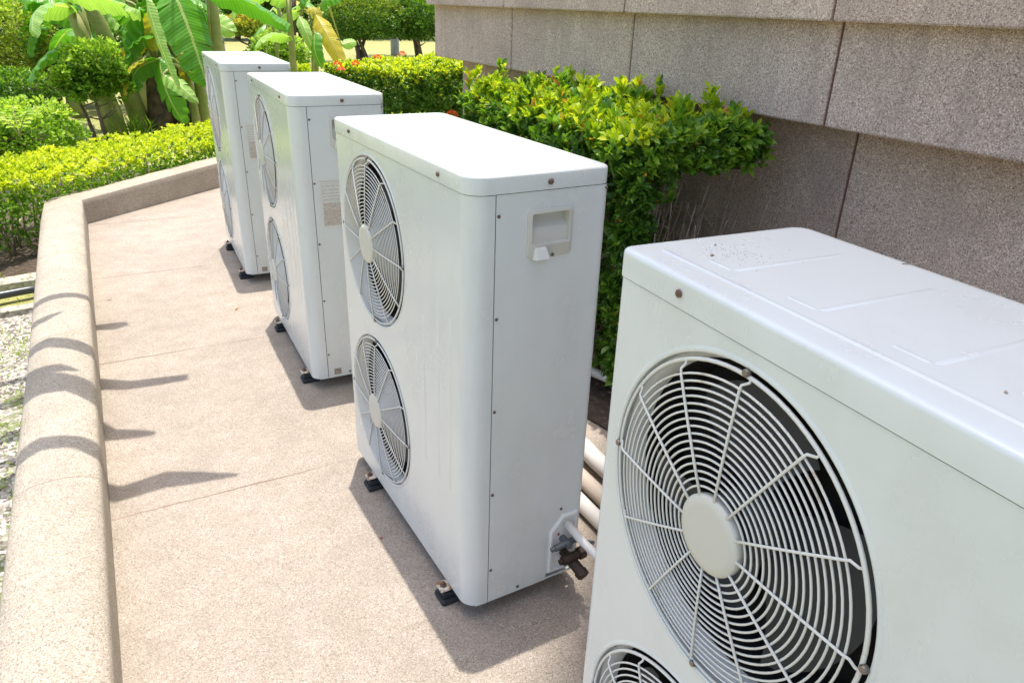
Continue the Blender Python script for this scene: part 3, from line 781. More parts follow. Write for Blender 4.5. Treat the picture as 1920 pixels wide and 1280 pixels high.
def box_hedge(name, label, path, half, ztop, zbot, nt_, nf, L, Wd, mats, cat='hedge', k=6, base=None, stems=40, topjit=.04, inner=3000, flowers=None, endcap=True, yl=.80):
    """hedge along a polyline; leafy top, front and back faces"""
    base = base or (path[0][0], path[0][1], zbot); off = np.array(base)
    o = tag(empty(name, base), label, cat)
    pts = [Vector(p) for p in path]; seg = [(pts[i], pts[i+1]) for i in range(len(pts)-1)]; tot = sum((b-a).length for a, b in seg)
    C, U = [], []
    for a, b in seg:
        t = (b-a).normalized(); nn = Vector((-t.y, t.x)); l = (b-a).length; fr = l/tot
        n = int(nt_*fr); s = rng.uniform(-.02, l+.02, n); v = rng.uniform(-half, half, n)
        q = np.stack([a.x+t.x*s+nn.x*v, a.y+t.y*s+nn.y*v, np.zeros(n)], 1)
        rnd = np.clip((np.abs(v)-half*.75)/(half*.25), 0, 1)
        q[:, 2] = ztop+topjit*fbm(q, 3.5)+rng.uniform(-.07, .03, n)-.06*rnd
        C.append(q); U.append(np.stack([rng.normal(0, .25, n), rng.normal(0, .25, n), np.ones(n)], 1))
        for sg in (-1, 1):
            n = int(nf*fr); s = rng.uniform(-.02, l+.02, n)
            q = np.stack([a.x+t.x*s+sg*nn.x*half, a.y+t.y*s+sg*nn.y*half, zbot+.08+(ztop-zbot-.1)*rng.uniform(0, 1, n)**.7], 1)
            o2 = .04*fbm(q, 5)+rng.uniform(-.08, .02, n); q[:, 0] += sg*nn.x*o2; q[:, 1] += sg*nn.y*o2
            C.append(q); U.append(np.stack([sg*nn.x+rng.normal(0, .4, n), sg*nn.y+rng.normal(0, .4, n), rng.normal(.6, .35, n)], 1))
    if endcap:
        for a, t in ((pts[0], -(seg[0][1]-seg[0][0]).normalized()), (pts[-1], (seg[-1][1]-seg[-1][0]).normalized())):
            n = int(nf*half/tot*1.6); nn = Vector((-t.y, t.x)); v = rng.uniform(-half, half, n)
            q = np.stack([a.x+nn.x*v, a.y+nn.y*v, rng.uniform(zbot+.1, ztop, n)], 1)
            C.append(q); U.append(np.stack([t.x+rng.normal(0, .4, n), t.y+rng.normal(0, .4, n), rng.normal(.6, .3, n)], 1))
    C = np.concatenate(C); U = np.concatenate(U)
    P, Dv, Ls, Ws = whorls(C, U, k, L, Wd)
    kk = rng.uniform(.6, 1.35, len(C)).repeat(k); Ls *= kk; Ws *= kk
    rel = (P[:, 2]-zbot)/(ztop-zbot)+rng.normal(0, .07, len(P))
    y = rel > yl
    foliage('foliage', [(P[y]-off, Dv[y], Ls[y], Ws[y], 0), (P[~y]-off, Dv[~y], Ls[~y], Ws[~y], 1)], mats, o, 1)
    q = []; st = MB(); rs_ = random.Random(len(name)+stems)
    for i in range(stems):
        a, b = seg[rs_.randrange(len(seg))]; p = a.lerp(b, rs_.random()); t = (b-a).normalized(); nn = Vector((-t.y, t.x)); p = p+nn*rs_.uniform(-half*.85, half*.85)
        x, y_ = p.x, p.y; pt = [(x, y_, zbot-.02)]
        for s in range(1, 5): x += rs_.gauss(0, .03); y_ += rs_.gauss(0, .03); pt.append((x, y_, zbot+(ztop-zbot)*.22*s))
        st.tube([tuple(Vector(v)-Vector(base)) for v in pt], [.009, .008, .006, .004, .002], 5)
    st.build('stems', M['twig'], o, smooth=True)
    if inner:
        n = inner; s = rng.uniform(0, 1, n)
        cum = np.cumsum([0]+[(b-a).length/tot for a, b in seg]); XY = np.zeros((n, 2))
        for i, (a, b) in enumerate(seg):
            m_ = (s >= cum[i]) & (s <= cum[i+1]); u = ((s[m_]-cum[i])/(cum[i+1]-cum[i]))[:, None]; t = (b-a).normalized(); nn = np.array([-t.y, t.x])
            XY[m_] = np.array(a[:2])*(1-u)+np.array(b[:2])*u+nn*rng.uniform(-half*.8, half*.8, (m_.sum(), 1))
        q = np.stack([XY[:, 0], XY[:, 1], rng.uniform(zbot+(ztop-zbot)*.25, ztop-.05, n)], 1)
        foliage('inner_foliage', [(q-off, rng.normal(size=(n, 3)), np.full(n, L), np.full(n, Wd*1.2), 0)], [mats[-1]], o, 0)
    for (fx, fy, fz) in (flowers or []):
        n = 70; dv = rng.normal(size=(n, 3)); dv /= np.linalg.norm(dv, axis=1, keepdims=True); dv[:, 2] = np.abs(dv[:, 2])
        q = np.array([fx, fy, fz])+dv*.028
        foliage('flower_cluster', [(q-off, dv+rng.normal(0, .3, (n, 3)), np.full(n, .022), np.full(n, .014), 0)], [M['flower']], o, 0)
    return o

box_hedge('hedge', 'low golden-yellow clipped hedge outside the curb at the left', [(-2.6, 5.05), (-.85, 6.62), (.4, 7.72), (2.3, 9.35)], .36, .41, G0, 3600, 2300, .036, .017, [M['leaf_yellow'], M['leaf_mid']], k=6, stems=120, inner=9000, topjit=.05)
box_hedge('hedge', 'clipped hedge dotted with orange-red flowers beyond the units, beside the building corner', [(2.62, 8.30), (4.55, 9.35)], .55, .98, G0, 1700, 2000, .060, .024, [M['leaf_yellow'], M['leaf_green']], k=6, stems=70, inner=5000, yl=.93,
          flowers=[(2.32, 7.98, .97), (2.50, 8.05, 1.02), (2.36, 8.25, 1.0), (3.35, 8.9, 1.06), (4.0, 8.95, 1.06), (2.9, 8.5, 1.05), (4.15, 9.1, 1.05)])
box_hedge('shrub', 'low leafy shrub between the tall wall hedge and the flowering hedge', [(1.92, 4.1), (2.05, 5.2)], .26, .86, 0, 420, 700, .058, .023, [M['leaf_young'], M['leaf_green']], cat='shrub', k=6, stems=18, inner=1200,
          flowers=[(2.2, 4.9, .92)])

def crown_shell(c, rad, n, flat=.35, lump=.18, seed=0):
    d = rng.normal(size=(n, 3)); d /= np.linalg.norm(d, axis=1, keepdims=True)
    d[:, 2] = np.where(d[:, 2] < -flat, -flat*rng.uniform(0, 1, n), d[:, 2])
    k = 1+lump*fbm(d+seed*3.7, 2.6)
    r = rng.uniform(.78, 1.0, (n, 1))*k[:, None]
    return np.array(c)+d*r*np.array(rad), d

def bush(name, label, cat, c, rad, n, L, Wd, mats, trunk=None, k=5, zb=G0, stems=1, flat=.4, lump=.2, inner=.35, clumps=0, group=None):
    base = (c[0], c[1], zb); off = np.array(base)
    o = tag(empty(name, base), label, cat, group)
    C, U = crown_shell(c, rad, n, flat, lump, seed=c[0])
    if clumps:
        cc, cu = crown_shell(c, [r*.82 for r in rad], clumps, flat, lump, seed=c[1])
        per = n//clumps; C2 = []; U2 = []
        for a, u in zip(cc, cu):
            rr2 = np.array(rad)*rng.uniform(.22, .38); p, q = crown_shell(a, rr2, per, .5, .1); C2.append(p); U2.append(q+u*.3)
        C = np.concatenate([C[:n//3]]+C2); U = np.concatenate([U[:n//3]]+U2)
    U = U+np.array([0, 0, .5])
    P, Dv, Ls, Ws = whorls(C, U, k, L, Wd)
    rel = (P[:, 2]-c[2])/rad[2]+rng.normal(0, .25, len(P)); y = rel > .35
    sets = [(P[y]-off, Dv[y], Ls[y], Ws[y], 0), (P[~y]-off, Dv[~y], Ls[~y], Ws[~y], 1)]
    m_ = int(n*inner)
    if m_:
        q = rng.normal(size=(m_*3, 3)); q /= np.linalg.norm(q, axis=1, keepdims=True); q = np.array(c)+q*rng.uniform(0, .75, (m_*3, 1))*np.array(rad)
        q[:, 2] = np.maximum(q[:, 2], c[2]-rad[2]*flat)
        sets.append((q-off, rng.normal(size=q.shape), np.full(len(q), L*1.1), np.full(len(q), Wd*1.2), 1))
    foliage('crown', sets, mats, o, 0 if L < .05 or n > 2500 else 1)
    st = MB(); rs_ = random.Random(int(c[0]*100)+n); tr = trunk or .02
    low = c[2]-rad[2]*flat
    for s in range(stems):
        x, y_ = (rs_.gauss(0, tr*2.2), rs_.gauss(0, tr*2.2)) if stems > 1 else (0, 0); lean = (rs_.gauss(0, rad[0]*.35), rs_.gauss(0, rad[0]*.35)) if stems > 1 else (rs_.gauss(0, .03), rs_.gauss(0, .03))
        top = c[2]+rad[2]*.2-zb; pts = []
        for i in range(7):
            f = i/6; pts.append((x+lean[0]*f**1.5+rs_.gauss(0, tr*.4), y_+lean[1]*f**1.5+rs_.gauss(0, tr*.4), top*f))
        st.tube(pts, [tr*(1.25-.75*i/6) for i in range(7)], 8)
        for b_ in range(7):
            f = rs_.uniform(.45, .95); i = int(f*6); a = Vector(pts[i]); an = rs_.uniform(0, 2*PI); l = rad[0]*rs_.uniform(.4, .8)
            e_ = a+Vector((math.cos(an)*l, math.sin(an)*l, rs_.uniform(.1, .6)*rad[2])); m2 = a.lerp(e_, .5)+Vector((0, 0, -.04*rad[2]))
            st.tube([a, m2, e_], [tr*.5, tr*.35, tr*.15], 6)
    st.build('trunk', M['bark'], o, smooth=True)
    return o

# garden shrubs and trees (left)
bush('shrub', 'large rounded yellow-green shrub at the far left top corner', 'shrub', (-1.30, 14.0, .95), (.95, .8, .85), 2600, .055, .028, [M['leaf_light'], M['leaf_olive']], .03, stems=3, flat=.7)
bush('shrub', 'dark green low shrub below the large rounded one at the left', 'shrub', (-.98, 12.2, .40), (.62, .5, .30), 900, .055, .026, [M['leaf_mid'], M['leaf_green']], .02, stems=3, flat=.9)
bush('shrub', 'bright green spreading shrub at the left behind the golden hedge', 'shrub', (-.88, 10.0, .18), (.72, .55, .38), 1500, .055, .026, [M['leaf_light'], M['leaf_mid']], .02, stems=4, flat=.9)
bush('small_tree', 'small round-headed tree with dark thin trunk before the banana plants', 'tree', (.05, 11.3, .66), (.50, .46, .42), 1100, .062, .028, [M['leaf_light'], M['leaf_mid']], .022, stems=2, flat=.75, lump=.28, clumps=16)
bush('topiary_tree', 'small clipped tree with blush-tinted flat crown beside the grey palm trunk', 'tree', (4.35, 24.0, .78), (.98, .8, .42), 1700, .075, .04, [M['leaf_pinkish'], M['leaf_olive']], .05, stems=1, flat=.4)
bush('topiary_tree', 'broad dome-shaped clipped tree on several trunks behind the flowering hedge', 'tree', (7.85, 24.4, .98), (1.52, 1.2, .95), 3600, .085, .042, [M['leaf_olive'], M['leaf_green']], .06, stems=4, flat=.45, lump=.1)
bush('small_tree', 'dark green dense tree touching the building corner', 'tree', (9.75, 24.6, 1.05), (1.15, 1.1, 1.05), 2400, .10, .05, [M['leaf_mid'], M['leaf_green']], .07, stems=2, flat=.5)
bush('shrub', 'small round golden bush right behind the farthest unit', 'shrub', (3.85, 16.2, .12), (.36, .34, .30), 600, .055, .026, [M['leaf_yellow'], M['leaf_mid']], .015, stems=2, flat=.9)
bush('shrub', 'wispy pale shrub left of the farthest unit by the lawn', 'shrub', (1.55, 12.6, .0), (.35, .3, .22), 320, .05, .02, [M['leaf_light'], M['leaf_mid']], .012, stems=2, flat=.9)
rsb = random.Random(21)
for i, (x, y, rx, rz, mm) in enumerate([(-7.5, 30, 3.2, 2.6, 'leaf_light'), (-2.5, 33, 3.0, 2.8, 'leaf_mid'), (2.0, 35, 2.8, 2.2, 'leaf_light'), (6.3, 38, 2.6, 2.2, 'leaf_mid'), (10.5, 40, 3.0, 2.4, 'leaf_light'), (15.5, 40, 3.4, 2.6, 'leaf_mid'), (-1.8, 22, 1.5, 1.3, 'leaf_mid'), (2.0, 23.5, 1.2, 1.0, 'leaf_mid')]):
    lb = ['pale green leafy tree far behind the shrub at the left edge', 'mid green tree far behind the banana plants, left of two', 'pale green far tree just left of the grey palm trunk', 'mid green far tree behind the blush-crowned clipped tree', 'pale far tree behind the dome-shaped clipped tree', 'far mid green tree behind the building corner tree', 'bushy green tree directly behind the tall banana plants', 'bushy green tree behind the hanging banana leaf'][i]
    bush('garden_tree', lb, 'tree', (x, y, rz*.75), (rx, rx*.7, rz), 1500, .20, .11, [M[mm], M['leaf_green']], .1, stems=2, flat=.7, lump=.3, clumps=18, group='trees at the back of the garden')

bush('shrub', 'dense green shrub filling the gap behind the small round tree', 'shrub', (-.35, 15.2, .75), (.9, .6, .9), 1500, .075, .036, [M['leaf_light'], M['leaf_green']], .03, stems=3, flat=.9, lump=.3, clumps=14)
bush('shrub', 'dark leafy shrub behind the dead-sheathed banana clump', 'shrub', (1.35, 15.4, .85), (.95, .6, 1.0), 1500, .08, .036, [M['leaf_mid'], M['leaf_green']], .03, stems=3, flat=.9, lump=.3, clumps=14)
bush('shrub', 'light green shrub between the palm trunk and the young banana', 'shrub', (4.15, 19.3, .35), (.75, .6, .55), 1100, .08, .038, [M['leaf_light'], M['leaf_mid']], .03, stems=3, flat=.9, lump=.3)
# grey palm trunks
def palm_trunk(px, py, Y, r, label, lean=0):
    b = at(px, py, Y); z0 = G0; base = Vector((b.x, Y, z0))
    o = tag(empty('palm_tree', base), label, 'palm tree', 'grey palm trunks')
    mb = MB(); pr = []
    n = 60
    pts = [(lean*i/n, 0, 5.5*i/n) for i in range(n+1)]
    mb.tube(pts, [r*(1.12-.2*i/n)*(1+(.03 if i % 4 == 0 else 0)) for i in range(n+1)], 16); mb.build('trunk', M['palm_bark'], o, smooth=True)
    n = 500; q = np.stack([rng.normal(0, .2, n), rng.normal(0, .2, n), 5.4+rng.uniform(0, .5, n)], 1); d_ = rng.normal(size=(n, 3)); d_[:, 2] = d_[:, 2]*.4+.1
    foliage('crown', [(q, d_, rng.uniform(.8, 1.6, n), np.full(n, .06), 0)], [M['leaf_mid']], o, 0)
    return o
palm_trunk(405, 60, 19, .135, 'thick smooth grey palm trunk rising behind the farthest unit')
palm_trunk(738, 20, 27.5, .14, 'thin grey trunk behind the dome-shaped clipped tree')

# --- banana plants
def banana_leaf(p0, p1, wd, arch=.15, roll=0., tears=5, seedv=0, droop=.12, npt=18):
    """blade from p0 (petiole end) to p1 (tip): V, F, UV; torn along side veins"""
    rs_ = random.Random(seedv); a = Vector(p0); b = Vector(p1); t = (b-a); l = t.length; t.normalize()
    up = Vector((0, 0, 1)); side = t.cross(up)
    if side.length < .2: side = Vector((1, 0, 0))
    side.normalize(); nn = side.cross(t).normalized()
    if nn.z < 0 and abs(nn.z) > .05: nn = -nn
    q = Matrix.Rotation(roll, 3, t); side = q @ side; nn = q @ nn
    V, F, UV = [], [], []
    for sg in (-1, 1):
        cuts = sorted(rs_.sample(range(3, npt*2-2), tears)) if tears else []
        start = 0; segs = []; prev = 0
        for c_ in cuts+[npt*2]:
            segs.append((prev, c_)); prev = c_
        for (s0, s1) in segs:
            sh = rs_.uniform(-.10, .16)*wd if tears else 0; rows = []
            for i in range(s0, s1+1):
                f = i/(npt*2); c = a.lerp(b, f)+nn*(math.sin(PI*f)*arch*l)
                hw = wd*.5*min(1, (f*7)**.6)*max(0.02, (1-f**3.2))**.6
                gap = 0
                if s0 > 0 and i == s0: f2 = f+.006
                row = []
                for j in range(4):
                    u = j/3; p = c+side*(sg*hw*u)-nn*(droop*wd*u*u+abs(sh)*u*u)+t*(hw*.35*u+sh*u*u*.5)+nn*(.03*wd*math.sin(f*40+sg)*u)
                    row.append(len(V)); V.append(tuple(p)); UV.append((f, .5+.5*sg*u))
                rows.append(row)
            for r0, r1 in zip(rows[:-1], rows[1:]):
                for j in range(3): F.append((r0[j], r0[j+1], r1[j+1], r1[j]))
    return V, F, UV
def add_leaf(parent, off, p0, p1, wd, mat, **k):
    V, F, UV = banana_leaf(p0, p1, wd, **k); V = [tuple(Vector(v)-Vector(off)) for v in V]
    # midrib
    o = np_mesh('leaf', np.array(V), F, M[mat], parent, smooth=True)
    uvl = o.data.uv_layers.new(name='UVMap'); li = np.zeros(len(o.data.loops), dtype=np.int32); o.data.loops.foreach_get('vertex_index', li)
    uvl.data.foreach_set('uv', np.array(UV, dtype=np.float32)[li].ravel())
    return o
def banana_plant(label, base, stems, leaves, group='banana plants'):
    o = tag(empty('banana_plant', base), label, 'banana plant', group)
    off = Vector(base)
    for (x, y, h, r, lean, mat) in stems:
        mb = MB(); mb.tube([(x+lean*(i/6)**1.3, y, h*i/6) for i in range(7)], [r*(1.15-.5*i/6) for i in range(7)], 12); mb.build('stem', M[mat], o, smooth=True)
    for i, (p0, p1, wd, mat, kw) in enumerate(leaves):
        add_leaf(o, off, p0, p1, wd, mat, seedv=i+int(base[0]*50), **kw)
        # petiole from crown of nearest stem to p0
        bs = min(stems, key=lambda s: (off.x+s[0]+s[4]-p0[0])**2+(off.y+s[1]-p0[1])**2)
        top = Vector((bs[0]+bs[4]*.9, bs[1], bs[2]*.93)); e = Vector(p0)-off
        mb = MB(); mid = top.lerp(e, .5)+Vector((0, 0, .12*(e-top).length)); mb.tube([top, mid, e], [.028, .022, .015], 8)
        mb.tube([e]+[Vector(p0).lerp(Vector(p1), f)-off+Vector((0, 0, 0)) for f in ()]+[e+(Vector(p1)-Vector(p0)).normalized()*.05], .013, 6)
        mb.build('petiole', M['stem_green'], o, smooth=True)
    return o
b1 = (.22, 11.9, G0)
banana_plant('banana plant with olive leaning stems behind the small round tree', b1,
    [(0, 0, 1.6, .11, -.28, 'stem_green'), (.32, .15, 2.1, .12, -.5, 'stem_green'), (-.1, .5, 1.7, .10, -.1, 'stem_green')],
    [(at(165, 80, 11.8), at(52, 150, 11.4), .40, 'banana', dict(arch=.14, roll=.5)),
     (at(150, 10, 12.2), at(35, -10, 11.6), .45, 'banana', dict(arch=.1, roll=-.2)),
     (at(135, 15, 11.6), at(60, 60, 11.0), .42, 'banana_light', dict(arch=.22, roll=.6, tears=2)),
     (at(120, -12, 11.2), at(262, 20, 10.7), .45, 'banana_light', dict(arch=.05, roll=-.5, tears=7)),
     (at(170, 60, 12.4), at(100, 95, 12.9), .38, 'banana', dict(arch=.2, roll=.3)),
     (at(180, 50, 12.6), at(215, 130, 12.4), .36, 'banana', dict(arch=.2, roll=.9)),
     (at(180, 20, 12.9), at(250, -20, 13.4), .42, 'banana', dict(arch=.2, roll=.2)),
     (at(150, 40, 13.2), at(60, 20, 13.6), .45, 'banana', dict(arch=.2, roll=.9))])
b2 = (.95, 12.0, G0)
banana_plant('dark-stemmed banana clump with dead brown sheaths and hanging orange leaves', b2,
    [(-.15, 0, 1.0, .17, .02, 'stem_brown'), (.12, .1, 1.2, .15, .05, 'stem_brown'), (.42, -.1, 1.3, .085, .0, 'stem_green'), (.55, .1, 1.1, .07, .08, 'stem_green'), (.30, -.2, .9, .06, -.03, 'stem_green')],
    [(at(262, 15, 11.6), at(238, 112, 11.3), .45, 'banana', dict(arch=.16, roll=1.1)),
     (at(290, 60, 11.5), at(236, 148, 11.2), .40, 'banana', dict(arch=.2, roll=.7)),
     (at(285, 60, 11.9), at(215, 20, 11.5), .42, 'banana', dict(arch=.2, roll=.4)),
     (at(300, 110, 11.3), at(250, 165, 11.0), .34, 'banana', dict(arch=.22, roll=1.2)),
     (at(298, 110, 11.2), at(345, 232, 11.0), .36, 'banana', dict(arch=.12, roll=1.4)),
     (at(305, 140, 10.9), at(368, 190, 10.6), .22, 'banana_light', dict(arch=.12, roll=.6)),
     (at(300, 90, 12.0), at(340, 130, 12.2), .34, 'banana', dict(arch=.2, roll=.5)),
     (at(318, 60, 12.6), at(372, 40, 12.2), .42, 'banana_light', dict(arch=.2, roll=1.0)),
     (at(275, 85, 12.2), at(215, 118, 11.9), .30, 'banana_old', dict(arch=.18, roll=.9)),
     (at(270, 110, 11.2), at(232, 178, 11.0), .20, 'banana_old', dict(arch=.18, roll=.4)),
     (at(283, 20, 11.4), at(290, 95, 11.4), .22, 'banana_old', dict(arch=.10, roll=.3)),
     (at(340, 95, 11.8), at(352, 178, 11.8), .22, 'banana_old', dict(arch=.06, roll=.9)),
     (at(310, 5, 12.2), at(235, 50, 11.9), .50, 'banana', dict(arch=.15, roll=.8))])
b3 = (1.75, 12.6, G0)
banana_plant('tall banana plant whose big pale leaf hangs beside the farthest unit', b3,
    [(0, 0, 2.5, .10, .05, 'stem_green')],
    [(at(322, -25, 11.4), at(388, 160, 11.0), .58, 'banana', dict(arch=.05, roll=.25, tears=7)),
     (at(272, -10, 10.6), at(334, 168, 10.2), .16, 'banana_light', dict(arch=.03, roll=1.3, tears=3)),
     (at(370, -30, 11.6), at(545, 46, 10.4), .46, 'banana', dict(arch=.04, roll=-.75, tears=1)),
     (at(350, 5, 13.4), at(402, 60, 13.8), .45, 'banana', dict(arch=.15, roll=.6)),
     (at(395, 90, 12.5), at(345, 140, 12.2), .30, 'banana', dict(arch=.2, roll=.8)),
     (at(330, -20, 12.4), at(210, 0, 12.0), .5, 'banana', dict(arch=.15, roll=.3))])
b4p = at(548, 110, 15.5); b4 = (b4p.x, 15.5, G0)
banana_plant('young banana plant with pale stem in the middle distance behind the farthest unit', b4,
    [(0, 0, 2.1, .07, .03, 'stem_green'), (.5, .3, 1.6, .05, .15, 'stem_green'), (-.18, .3, 1.5, .035, -.08, 'stem_green'), (.3, -.2, 1.3, .03, .1, 'stem_green')],
    [(at(590, 25, 15.2), at(648, 132, 14.6), .34, 'banana_old', dict(arch=.10, roll=.7, tears=6)),
     (at(560, 30, 15.2), at(588, 98, 15.0), .22, 'banana_light', dict(arch=.2, roll=.9)),
     (at(545, 70, 15.2), at(478, 88, 14.8), .34, 'banana_light', dict(arch=.18, roll=.3, tears=3)),
     (at(590, 60, 15.0), at(604, 128, 14.8), .30, 'banana', dict(arch=.15, roll=1.2, tears=1)),
     (at(560, 10, 15.8), at(610, -20, 15.4), .4, 'banana', dict(arch=.2, roll=.5)),
     (at(560, 20, 15.8), at(520, 70, 15.4), .3, 'banana_light', dict(arch=.2, roll=.9)),
     (at(600, 15, 16), at(640, -8, 15.5), .42, 'banana', dict(arch=.2, roll=1.)),
     (at(545, 5, 15.8), at(490, -15, 15.5), .4, 'banana_light', dict(arch=.1, roll=.7)),
     (at(578, 14, 15.4), at(600, 36, 15.2), .25, 'banana_old', dict(arch=.3, roll=.4)),
     (at(640, 85, 20), at(668, 78, 20), .3, 'banana_light', dict(arch=.1, roll=.8, tears=2))])
def back_banana(label, x0, x1, Y, n, seed):
    rs_ = random.Random(seed); a = at(x0, 60, Y); b = at(x1, 60, Y); bx = ((a.x+b.x)/2, Y, G0); L_ = []
    for i in range(n):
        px = rs_.uniform(x0, x1); py = rs_.uniform(-20, 60); dx = rs_.choice((-1, 1))*rs_.uniform(25, 75); dy = rs_.uniform(15, 85)
        y_ = Y+rs_.uniform(-.8, .8)
        L_.append((at(px, py, y_), at(px+dx, py+dy, y_-rs_.uniform(0, .8)), rs_.uniform(.28, .46), rs_.choice(('banana', 'banana', 'banana', 'banana_light', 'banana_old') if i % 4 == 0 else ('banana', 'banana_light')), dict(arch=rs_.uniform(.08, .22), roll=rs_.uniform(-.6, 1.3), tears=rs_.randint(2, 7))))
    st_ = [(rs_.uniform(a.x, b.x)-bx[0], rs_.uniform(-.3, .3), rs_.uniform(1.3, 2.0), rs_.uniform(.06, .11), rs_.uniform(-.2, .2), rs_.choice(('stem_green', 'stem_brown'))) for k in range(4)]
    banana_plant(label, bx, st_, L_)
back_banana('leafy banana clump in the background behind the small round tree', 40, 190, 14.2, 11, 4)
back_banana('leafy banana clump in the background behind the dead-sheathed stems', 200, 385, 14.0, 13, 9)
back_banana('distant banana leaves beside the young pale-stemmed banana plant', 500, 600, 20.5, 7, 13)
# grassy tufts under the bananas
def tuft(c, n, h, spread, label, mat='leaf_light', wd=.012):
    o_ = []; q = np.stack([rng.normal(0, spread*.3, n), rng.normal(0, spread*.3, n), np.zeros(n)], 1)
    d_ = np.stack([rng.normal(0, .3, n), rng.normal(0, .3, n), np.ones(n)], 1)
    V, F = leaf_cloud(q, d_, rng.uniform(.5, 1, n)*h, np.full(n, wd), 1, .25)
    o = np_mesh('grass_tuft', V, F, M[mat], None); o.location = c
    return tag(o, label, 'plant')
tuft((.42, 11.0, G0), 60, .5, .3, 'short green blades at the foot of the small round tree', 'leaf_mid', .012)
tuft((1.45, 10.9, G0), 60, .4, .3, 'pale short blades in front of the dark banana clump', wd=.010)
# fern-like plant at the left edge over the hedge
def fern(base, label, n=7, l=.42):
    o = tag(empty('fern_plant', base), label, 'plant'); 
    for k in range(n):
        a = 2*PI*k/n+.4; P = []; Dv = []
        mb = MB(); pts = []
        for i in range(14):
            f = i/13; p = Vector((math.cos(a)*l*f, math.sin(a)*l*f, .52+.25*math.sin(f*2.2)*1.0)); pts.append(p)
            if i > 1:
                for sg in (-1, 1): P.append(p); Dv.append((-math.sin(a)*sg+math.cos(a)*.4, math.cos(a)*sg+math.sin(a)*.4, .05))
        V, F = leaf_cloud(np.array(P), np.array(Dv), np.array([.10*(1-.6*abs(i-8)/14) for i in range(len(P))]), np.full(len(P), .028), 1, .2)
        fr = np_mesh('frond', V, F, M['leaf_light'], o)
        mb.tube([Vector((0, 0, .0)), Vector((0, 0, .5))]+pts[1:], .004, 5); mb.build('stalk', M['stem_green'], fr, smooth=True)
    return o
fern((-1.05, 8.3, G0), 'ferny plant with arching fronds behind the golden hedge at the left edge')
fern((-.72, 8.9, G0), 'smaller ferny plant beside the bright spreading shrub', 5, .34)

# ------------------------------------------------------------------ left strip: stones, hose
def stone_bar(pts, wd, h, label, mat='stone'):
    mb = MB(); n = len(pts); rings = []
    for i, p in enumerate(pts):
        a = Vector(pts[max(0, i-1)]); b = Vector(pts[min(n-1, i+1)]); t = (b-a).normalized(); nn = Vector((-t.y, t.x))
        p = Vector(p); j = [random.uniform(-.006, .006) for _ in range(6)]
        rings.append([(p.x-nn.x*wd/2, p.y-nn.y*wd/2, G0), (p.x-nn.x*wd*.48, p.y-nn.y*wd*.48, G0+h*.8+j[0]), (p.x-nn.x*wd*.25, p.y-nn.y*wd*.25, G0+h+j[1]), (p.x+nn.x*wd*.25, p.y+nn.y*wd*.25, G0+h+j[2]), (p.x+nn.x*wd*.48, p.y+nn.y*wd*.48, G0+h*.8+j[3]), (p.x+nn.x*wd/2, p.y+nn.y*wd/2, G0)])
    mb.loft(rings); return tag(mb.build('edging_stone', M[mat], auto=50), label, 'stone edging')
def line(a, b, n=10): return [(a[0]+(b[0]-a[0])*i/n, a[1]+(b[1]-a[1])*i/n) for i in range(n+1)]
stone_bar(line((-2.6, 5.35), (-.46, 5.74)), .15, .07, 'pale weathered edging stone between hose and hedge')
stone_bar(line((-2.6, 4.92), (-.46, 5.18)), .07, .05, 'narrow edging strip on the near side of the hose')
stone_bar(line((-.80, 4.95), (-.78, 3.6)), .12, .06, 'grey edging block running toward the camera at the left border')
hs_ = MB(); hs_.tube([(-2.6, 5.10, G0+.055), (-1.6, 5.17, G0+.06), (-.9, 5.34, G0+.062), (-.6, 5.42, G0+.06), (-.44, 5.46, G0+.05), (-.44, 5.50, G0-.02)], .026, 12)
tag(hs_.build('hose', M['hose'], smooth=True), 'black glossy hose running beside the pale edging stone', 'hose')
n = 5200; q = np.stack([rng.uniform(-2.2, -.45, n), rng.uniform(1.2, 6.0, n), np.full(n, G0)], 1)
keep = fbm(q, 2.2)+rng.normal(0, .15, n) > .12; q = q[keep]; n = len(q)
V, F = leaf_cloud(q, np.stack([rng.normal(0, .7, n), rng.normal(0, .7, n), np.ones(n)], 1), rng.uniform(.02, .05, n), np.full(n, .006), 0)
tag(np_mesh('grass', V, F, M['leaf_light']), 'thin grass growing in the gravel outside the curb', 'grass', kind='stuff')
n = 5200; c_ = np.stack([rng.uniform(-1.35, -.475, n), rng.uniform(1.2, 5.0, n), np.full(n, G0+.004)], 1); r_ = rng.uniform(.005, .014, n)
base_ = np.array([[1, 0, 0], [.4, .8, .05], [-.6, .7, 0], [-1, -.1, .05], [-.3, -.8, 0], [.6, -.7, .05], [.1, .1, .75], [-.2, .2, .7]])
ang = rng.uniform(0, 2*PI, n); ca, sa = np.cos(ang), np.sin(ang); bv = base_[None]*r_[:, None, None]*rng.uniform(.7, 1.2, (n, 1, 3))
V = np.stack([bv[..., 0]*ca[:, None]-bv[..., 1]*sa[:, None], bv[..., 0]*sa[:, None]+bv[..., 1]*ca[:, None], bv[..., 2]], -1)+c_[:, None]
F = np.array([[0, 1, 6], [1, 2, 6], [2, 7, 6], [2, 3, 7], [3, 4, 7], [4, 6, 7], [4, 5, 6], [5, 0, 6]]); F = (np.arange(n)[:, None, None]*8+F[None]).reshape(-1, 3)
m_, nt_, b_ = newmat('pebble'); g_ = N(nt_, 'ShaderNodeNewGeometry'); r__ = ramp(nt_, g_.outputs['Random Per Island'], [(0, (.12, .10, .08)), (.4, (.34, .31, .26)), (1, (.62, .59, .52))]); nt_.links.new(r__.outputs[0], b_.inputs['Base Color']); b_.inputs['Roughness'].default_value = .8
tag(np_mesh('pebbles', V.reshape(-1, 3), F, m_), 'loose grey and cream pebbles in the strip outside the curb', 'pebbles', kind='stuff')
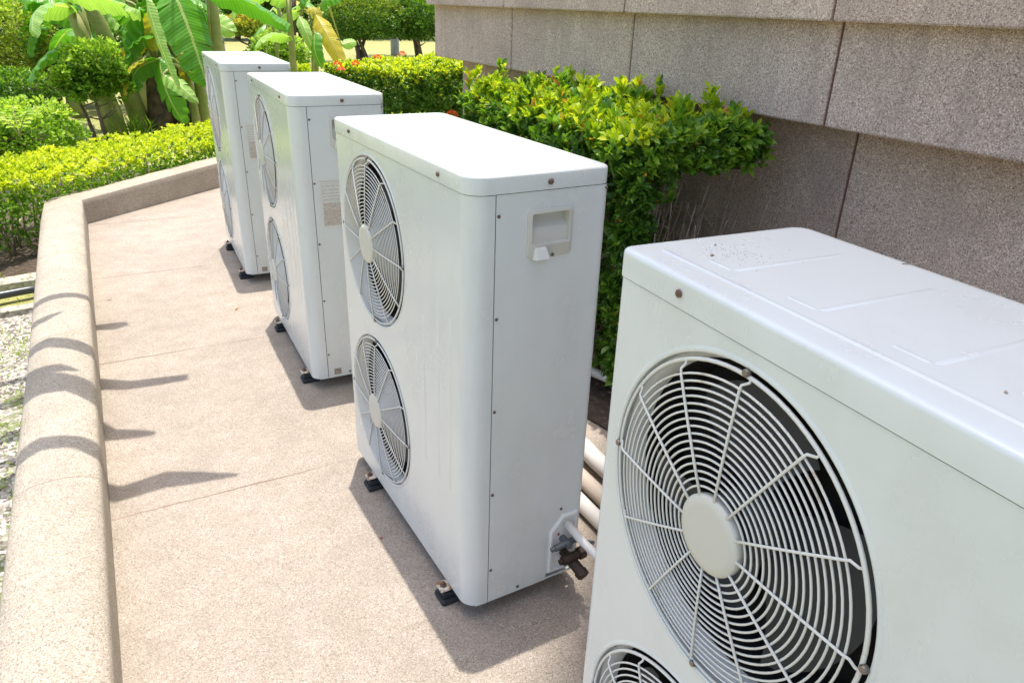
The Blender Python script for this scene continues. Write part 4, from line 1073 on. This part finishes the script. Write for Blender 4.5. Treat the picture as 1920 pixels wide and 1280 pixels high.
# fallen bits on the deck
for i, (px, py, lb) in enumerate([(712, 1010, 'tiny red petal on the deck beside the second nearest unit')]):
    p = atz(px, py, .004); V, F = leaf_cloud(np.array([[0, 0, 0.]]), np.array([[1, .3, .05]]), np.array([.012]), np.array([.008]), 1)
    o = np_mesh('petal', V, F, M['petal_red']); o.location = p; tag(o, lb, 'petal')
for k, (x, y) in enumerate([(1.30, 1.62), (1.14, 1.05), (.52, 4.2)]):
    V, F = leaf_cloud(np.array([[0, 0, 0.]]), np.array([[math.cos(k*2.1), math.sin(k*2.1), .08]]), np.array([.04]), np.array([.017]), 1)
    o = np_mesh('dry_leaf', V, F, M['leaf_dry' if k else 'twig']); o.location = (x, y, .005)
    tag(o, ['curled brown leaf on the deck behind the second nearest unit', 'dry orange leaf on the shaded deck between the two nearest units', 'dry orange leaf on the deck in front of the farthest unit'][k], 'leaf')
p = atz(198, 563, .004); V, F = leaf_cloud(np.array([[0, 0, 0.]]), np.array([[1, .1, .05]]), np.array([.035]), np.array([.008]), 1)
o = np_mesh('dry_leaf', V, F, M['twig']); o.location = p; tag(o, 'small dry leaf on the deck near the curb', 'leaf')

# ------------------------------------------------------------------ palm leaning over the curb (above the frame), casting the finger shadows
zf = 2.35; sx_, sy_ = .0672*zf, .1281*zf
pt_ = tag(empty('palm_tree', (-2.3, 3.2, G0)), 'palm overhanging the curb from the left, its leaflets casting finger-like shadows', 'palm tree')
mb = MB(); mb.tube([(0, 0, 0), (.03, .02, 1.0), (.10, .03, 1.9), (.25, .05, 2.5)], [.09, .08, .07, .05], 12); mb.build('trunk', M['palm_bark'], pt_, smooth=True)
off = Vector((-2.3, 3.2, G0))
rach = [Vector((-2.05, 3.25, 2.3)), Vector((-1.6, 3.3, 2.75)), Vector((-.95+sx_, 3.2+sy_, 2.55)), Vector((-.9+sx_, 2.8+sy_, 2.4)), Vector((-.85+sx_, 2.5+sy_, 2.3))]
mb = MB(); mb.tube([r-off for r in rach], [.02, .016, .012, .008, .005], 8)
mb.tube([Vector((-.95+sx_, 3.2+sy_, 2.55))-off, Vector((-.93+sx_, 3.8+sy_, 2.45))-off, Vector((-.88+sx_, 4.3+sy_, 2.35))-off], [.010, .007, .004], 8)
fr = mb.build('frond', M['stem_green'], pt_, smooth=True)
def strip(pts, wds, seed):
    V, F = [], []
    for i, (x, y) in enumerate(pts):
        a = pts[max(0, i-1)]; b = pts[min(len(pts)-1, i+1)]; tx, ty = b[0]-a[0], b[1]-a[1]; l = math.hypot(tx, ty); nx, ny = -ty/l, tx/l; w_ = wds[i]/2
        z = zf-.02*i
        V += [(x+sx_+nx*w_-off.x, y+sy_+ny*w_-off.y, z-off.z), (x+sx_-off.x, y+sy_-off.y, z+.01-off.z), (x+sx_-nx*w_-off.x, y+sy_-ny*w_-off.y, z-off.z)]
        if i: k = 3*i; F += [(k-3, k, k+1, k-2), (k-2, k+1, k+2, k-1)]
    np_mesh('leaflet', np.array(V), F, M['leaf_mid'], fr, smooth=True)
strip([(-.9, 4.10), (-.6, 4.16), (-.40, 4.22), (-.25, 4.22), (-.12, 4.19), (-.06, 4.20)], [.03, .07, .08, .07, .10, .05], 1)
strip([(-.9, 3.50), (-.6, 3.55), (-.40, 3.62), (-.22, 3.50), (-.10, 3.43), (.05, 3.41), (.15, 3.40)], [.04, .10, .11, .11, .09, .08, .06], 2)
strip([(-.9, 3.05), (-.6, 3.12), (-.42, 3.20), (-.28, 3.12), (-.2, 3.0), (-.10, 2.96), (-.03, 2.93)], [.05, .16, .22, .14, .10, .07, .03], 3)
strip([(-.65, 3.32), (-.5, 3.34), (-.36, 3.31), (-.28, 3.26)], [.05, .09, .08, .02], 5)
strip([(-.9, 2.56), (-.6, 2.60), (-.40, 2.68), (-.28, 2.64), (-.18, 2.55), (-.02, 2.57), (.08, 2.53), (.22, 2.48)], [.03, .08, .10, .09, .10, .11, .08, .015], 4)
strip([(-.75, 3.86), (-.55, 3.92), (-.42, 3.93), (-.34, 3.98)], [.04, .10, .07, .01], 6)
